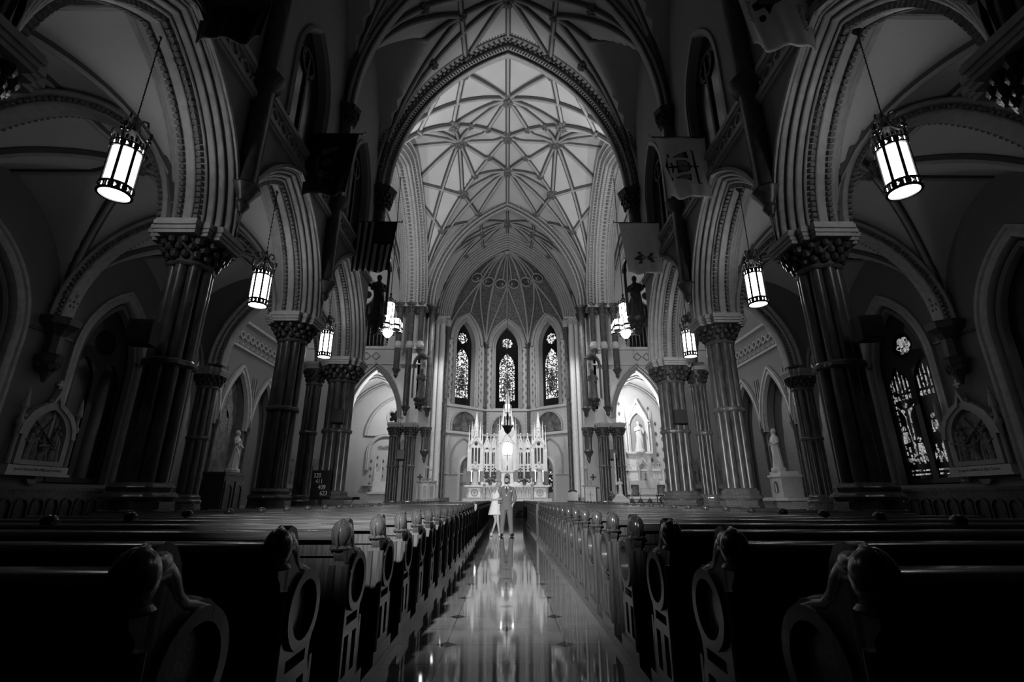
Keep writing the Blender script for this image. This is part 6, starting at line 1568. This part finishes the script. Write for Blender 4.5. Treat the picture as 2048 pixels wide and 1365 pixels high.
b.tube([(.12, .0, 1.475), (.18, .0, 1.455), (.228, .0, 1.38), (.275, .03, 1.2), (.268, .01, 1.12), (.225, -.06, 1.0)], [.05, .072, .075, .066, .06, .052], 18)
b.build('jacket', M['suit'], man)
b = MB(); b.plate([[(-.085, 1.52), (.085, 1.52), (.012, 1.22), (-.012, 1.22)]], lambda s, t_, z: (s, -.172-.02*(1.4-z)+.075*max(0, z-1.44)/.08+t_, z), -.012, .002); b.lathe(0, -.01, [(.066, 1.51), (.064, 1.575), (.058, 1.58)], 16); b.build('shirt', M['shirt'], man)
b = MB(); b.plate([[(-.024, 1.50), (.024, 1.50), (.036, 1.30), (.0, 1.235), (-.036, 1.30)]], lambda s, t_, z: (s, -.188-.02*(1.4-z)+.07*max(0, z-1.44)/.08+t_, z), -.008, .002); b.ball(0, -.105, 1.505, .02, 8, 1, .7, 1); b.build('tie', M['tie'], man)
b = MB()
for s_ in (-1, 1): b.plate([[(s_*.06, 1.53), (s_*.125, 1.47), (s_*.12, 1.40), (s_*.135, 1.385), (s_*.012, 1.19), (s_*.05, 1.36)]], lambda s, t_, z: (s, -.174-.015*(1.4-z)+.07*max(0, z-1.44)/.08+t_, z), -.012, .0)
b.plate([[(.18, 1.0), (.095, 1.0), (.095, 1.03), (.18, 1.03)], ], FY(0, -.152), -.01, .01)
b.build('lapel', M['suit'], man)
MB().plate([[(.11, 1.355), (.17, 1.36), (.175, 1.385), (.155, 1.40), (.14, 1.385), (.125, 1.40), (.11, 1.38)]], FY(0, -.158), -.012, .0).build('pocket_square', M['shirt'], man)
for k, z in enumerate((1.17, 1.07)): MB().ball(.0, -.158, z, .012, 8, 1, .5, 1).build('button', M['tie'], man)
for s_ in (-1, 1):
    b = MB(); b.tube([(s_*.09, 0, .96), (s_*.10, 0, .84), (s_*.125, -.01, .50), (s_*.145, .005, .25), (s_*.15, .0, .06)], [.112, .115, .088, .075, .082], 18); b.build('trouser_leg', M['suit'], man)
    b = MB(); dx = .035 if s_ > 0 else 0
    b.ball(s_*.155+dx, -.06, .045, .06, 12, .85+dx*4, 2.1-dx*14, .75); b.ball(s_*.152, .03, .05, .05, 10, .9, 1.2, .9); b.build('shoe', M['tie'], man)
MB().tube([(-.243, -.04, .965), (-.24, -.042, .945)], .05, 12).build('cuff', M['shirt'], man)
# --- woman, leaning her head on his shoulder
wm = empty('person', (-.37, 16.62, 0.0), 0, 'blonde woman in a short white lace dress leaning on his arm', 'person')
J = {}; E_ = []
add('pel', (0, 0, .92), .115); add('wst', (.01, 0, 1.05), .095, 'pel'); add('chs', (.03, 0, 1.24), .115, 'wst'); add('nkb', (.06, 0, 1.39), .06, 'chs'); add('nk', (.09, -.01, 1.46), .045, 'nkb'); add('hd', (.125, -.015, 1.55), .06, 'nk')
add('lsh', (.17, .0, 1.34), .045, 'chs'); add('lel', (.2, .07, 1.1), .036, 'lsh'); add('lwr', (.2, .05, .9), .024, 'lel')
add('rsh', (-.11, 0, 1.34), .05, 'chs'); add('rel', (-.15, -.06, 1.10), .038, 'rsh'); add('rwr', (.06, -.16, 1.12), .026, 'rel'); fingers(J, E_, (.075, -.16, 1.125), 'rwr', (1, -.05, .12), (0, .1, 1), 'r', .3)
add('lhp', (.07, 0, .85), .09, 'pel'); add('lkn', (.09, -.05, .47), .05, 'lhp'); add('lan', (.14, -.02, .10), .028, 'lkn'); add('lft', (.15, -.12, .035), .026, 'lan')
add('rhp', (-.06, 0, .85), .09, 'pel'); add('rkn', (.03, .02, .48), .05, 'rhp'); add('ran', (-.08, .06, .14), .028, 'rkn'); add('rft', (-.12, -.03, .04), .026, 'ran')
skin_mesh('body', J, E_, M['skin'], wm)
hc = (.125, -.03, 1.59); hr = Matrix.Rotation(math.radians(22), 3, 'Y')
b = MB(); head_mesh(b, hc, .225, hr); b.build('head', M['skin'], wm)
b = MB(); features(b, hc, .225, hr); b.build('facial_features', M['rib'], wm)
b = MB(); head_shell(b, hc, .225, hr, .013, lambda p: cap(p, .066)); head_shell(b, hc, .225, hr, .004, lambda p: cap(p, .064))
for q in range(16):
    a = q/15; y0 = -.035+.12*a; w_ = .012*math.sin(q*2.1)
    b.tube([(.085+.03*a, hc[1]+.02+y0*.6, 1.675), (.045+.02*a, -.02+y0, 1.62), (.028+.02*a+w_, -.03+y0, 1.54), (.02+w_*1.5, -.04+y0, 1.45), (.0-w_, -.055+y0, 1.36), (-.015+w_, -.06+y0, 1.28-.03*math.sin(q))], [.016, .02, .021, .019, .015, .006], 8)
b.build('hair', M['hair'], wm)
b = MB(); b.loft([(-.01,0,.66,.205,.17,.05),(-.01,0,.70,.20,.165,.05),(0,0,.85,.175,.145,.03),(.01,0,.98,.15,.125,.02),(.01,0,1.06,.125,.105,.01),(.03,-.005,1.2,.14,.12,0),(.04,0,1.3,.145,.105,0),(.045,0,1.37,.11,.075,0),(.06,0,1.41,.06,.055,0)], 32, 10, .03)
b.build('dress', M['dress'], wm)
b = MB()
for k in range(48):
    a = 2*PI*k/48; b.ball(-.01+.2*math.cos(a), .165*math.sin(a), .66, .014, 6, 1, 1, 1.2)
b.build('lace_hem', M['dress'], wm)
for (x, y) in ((.15, -.06), (-.11, .02)):
    b = MB(); b.ball(x, y-.03, .028, .045, 10, .85, 2.2, .5); b.box(x, y+.07, .045, .03, .03, .09); b.tube([(x-.04, y+.02, .07), (x, y-.01, .10), (x+.04, y+.02, .07)], .012, 6); b.ball(x, y-.07, .065, .03, 8); b.build('shoe', M['dress'], wm)
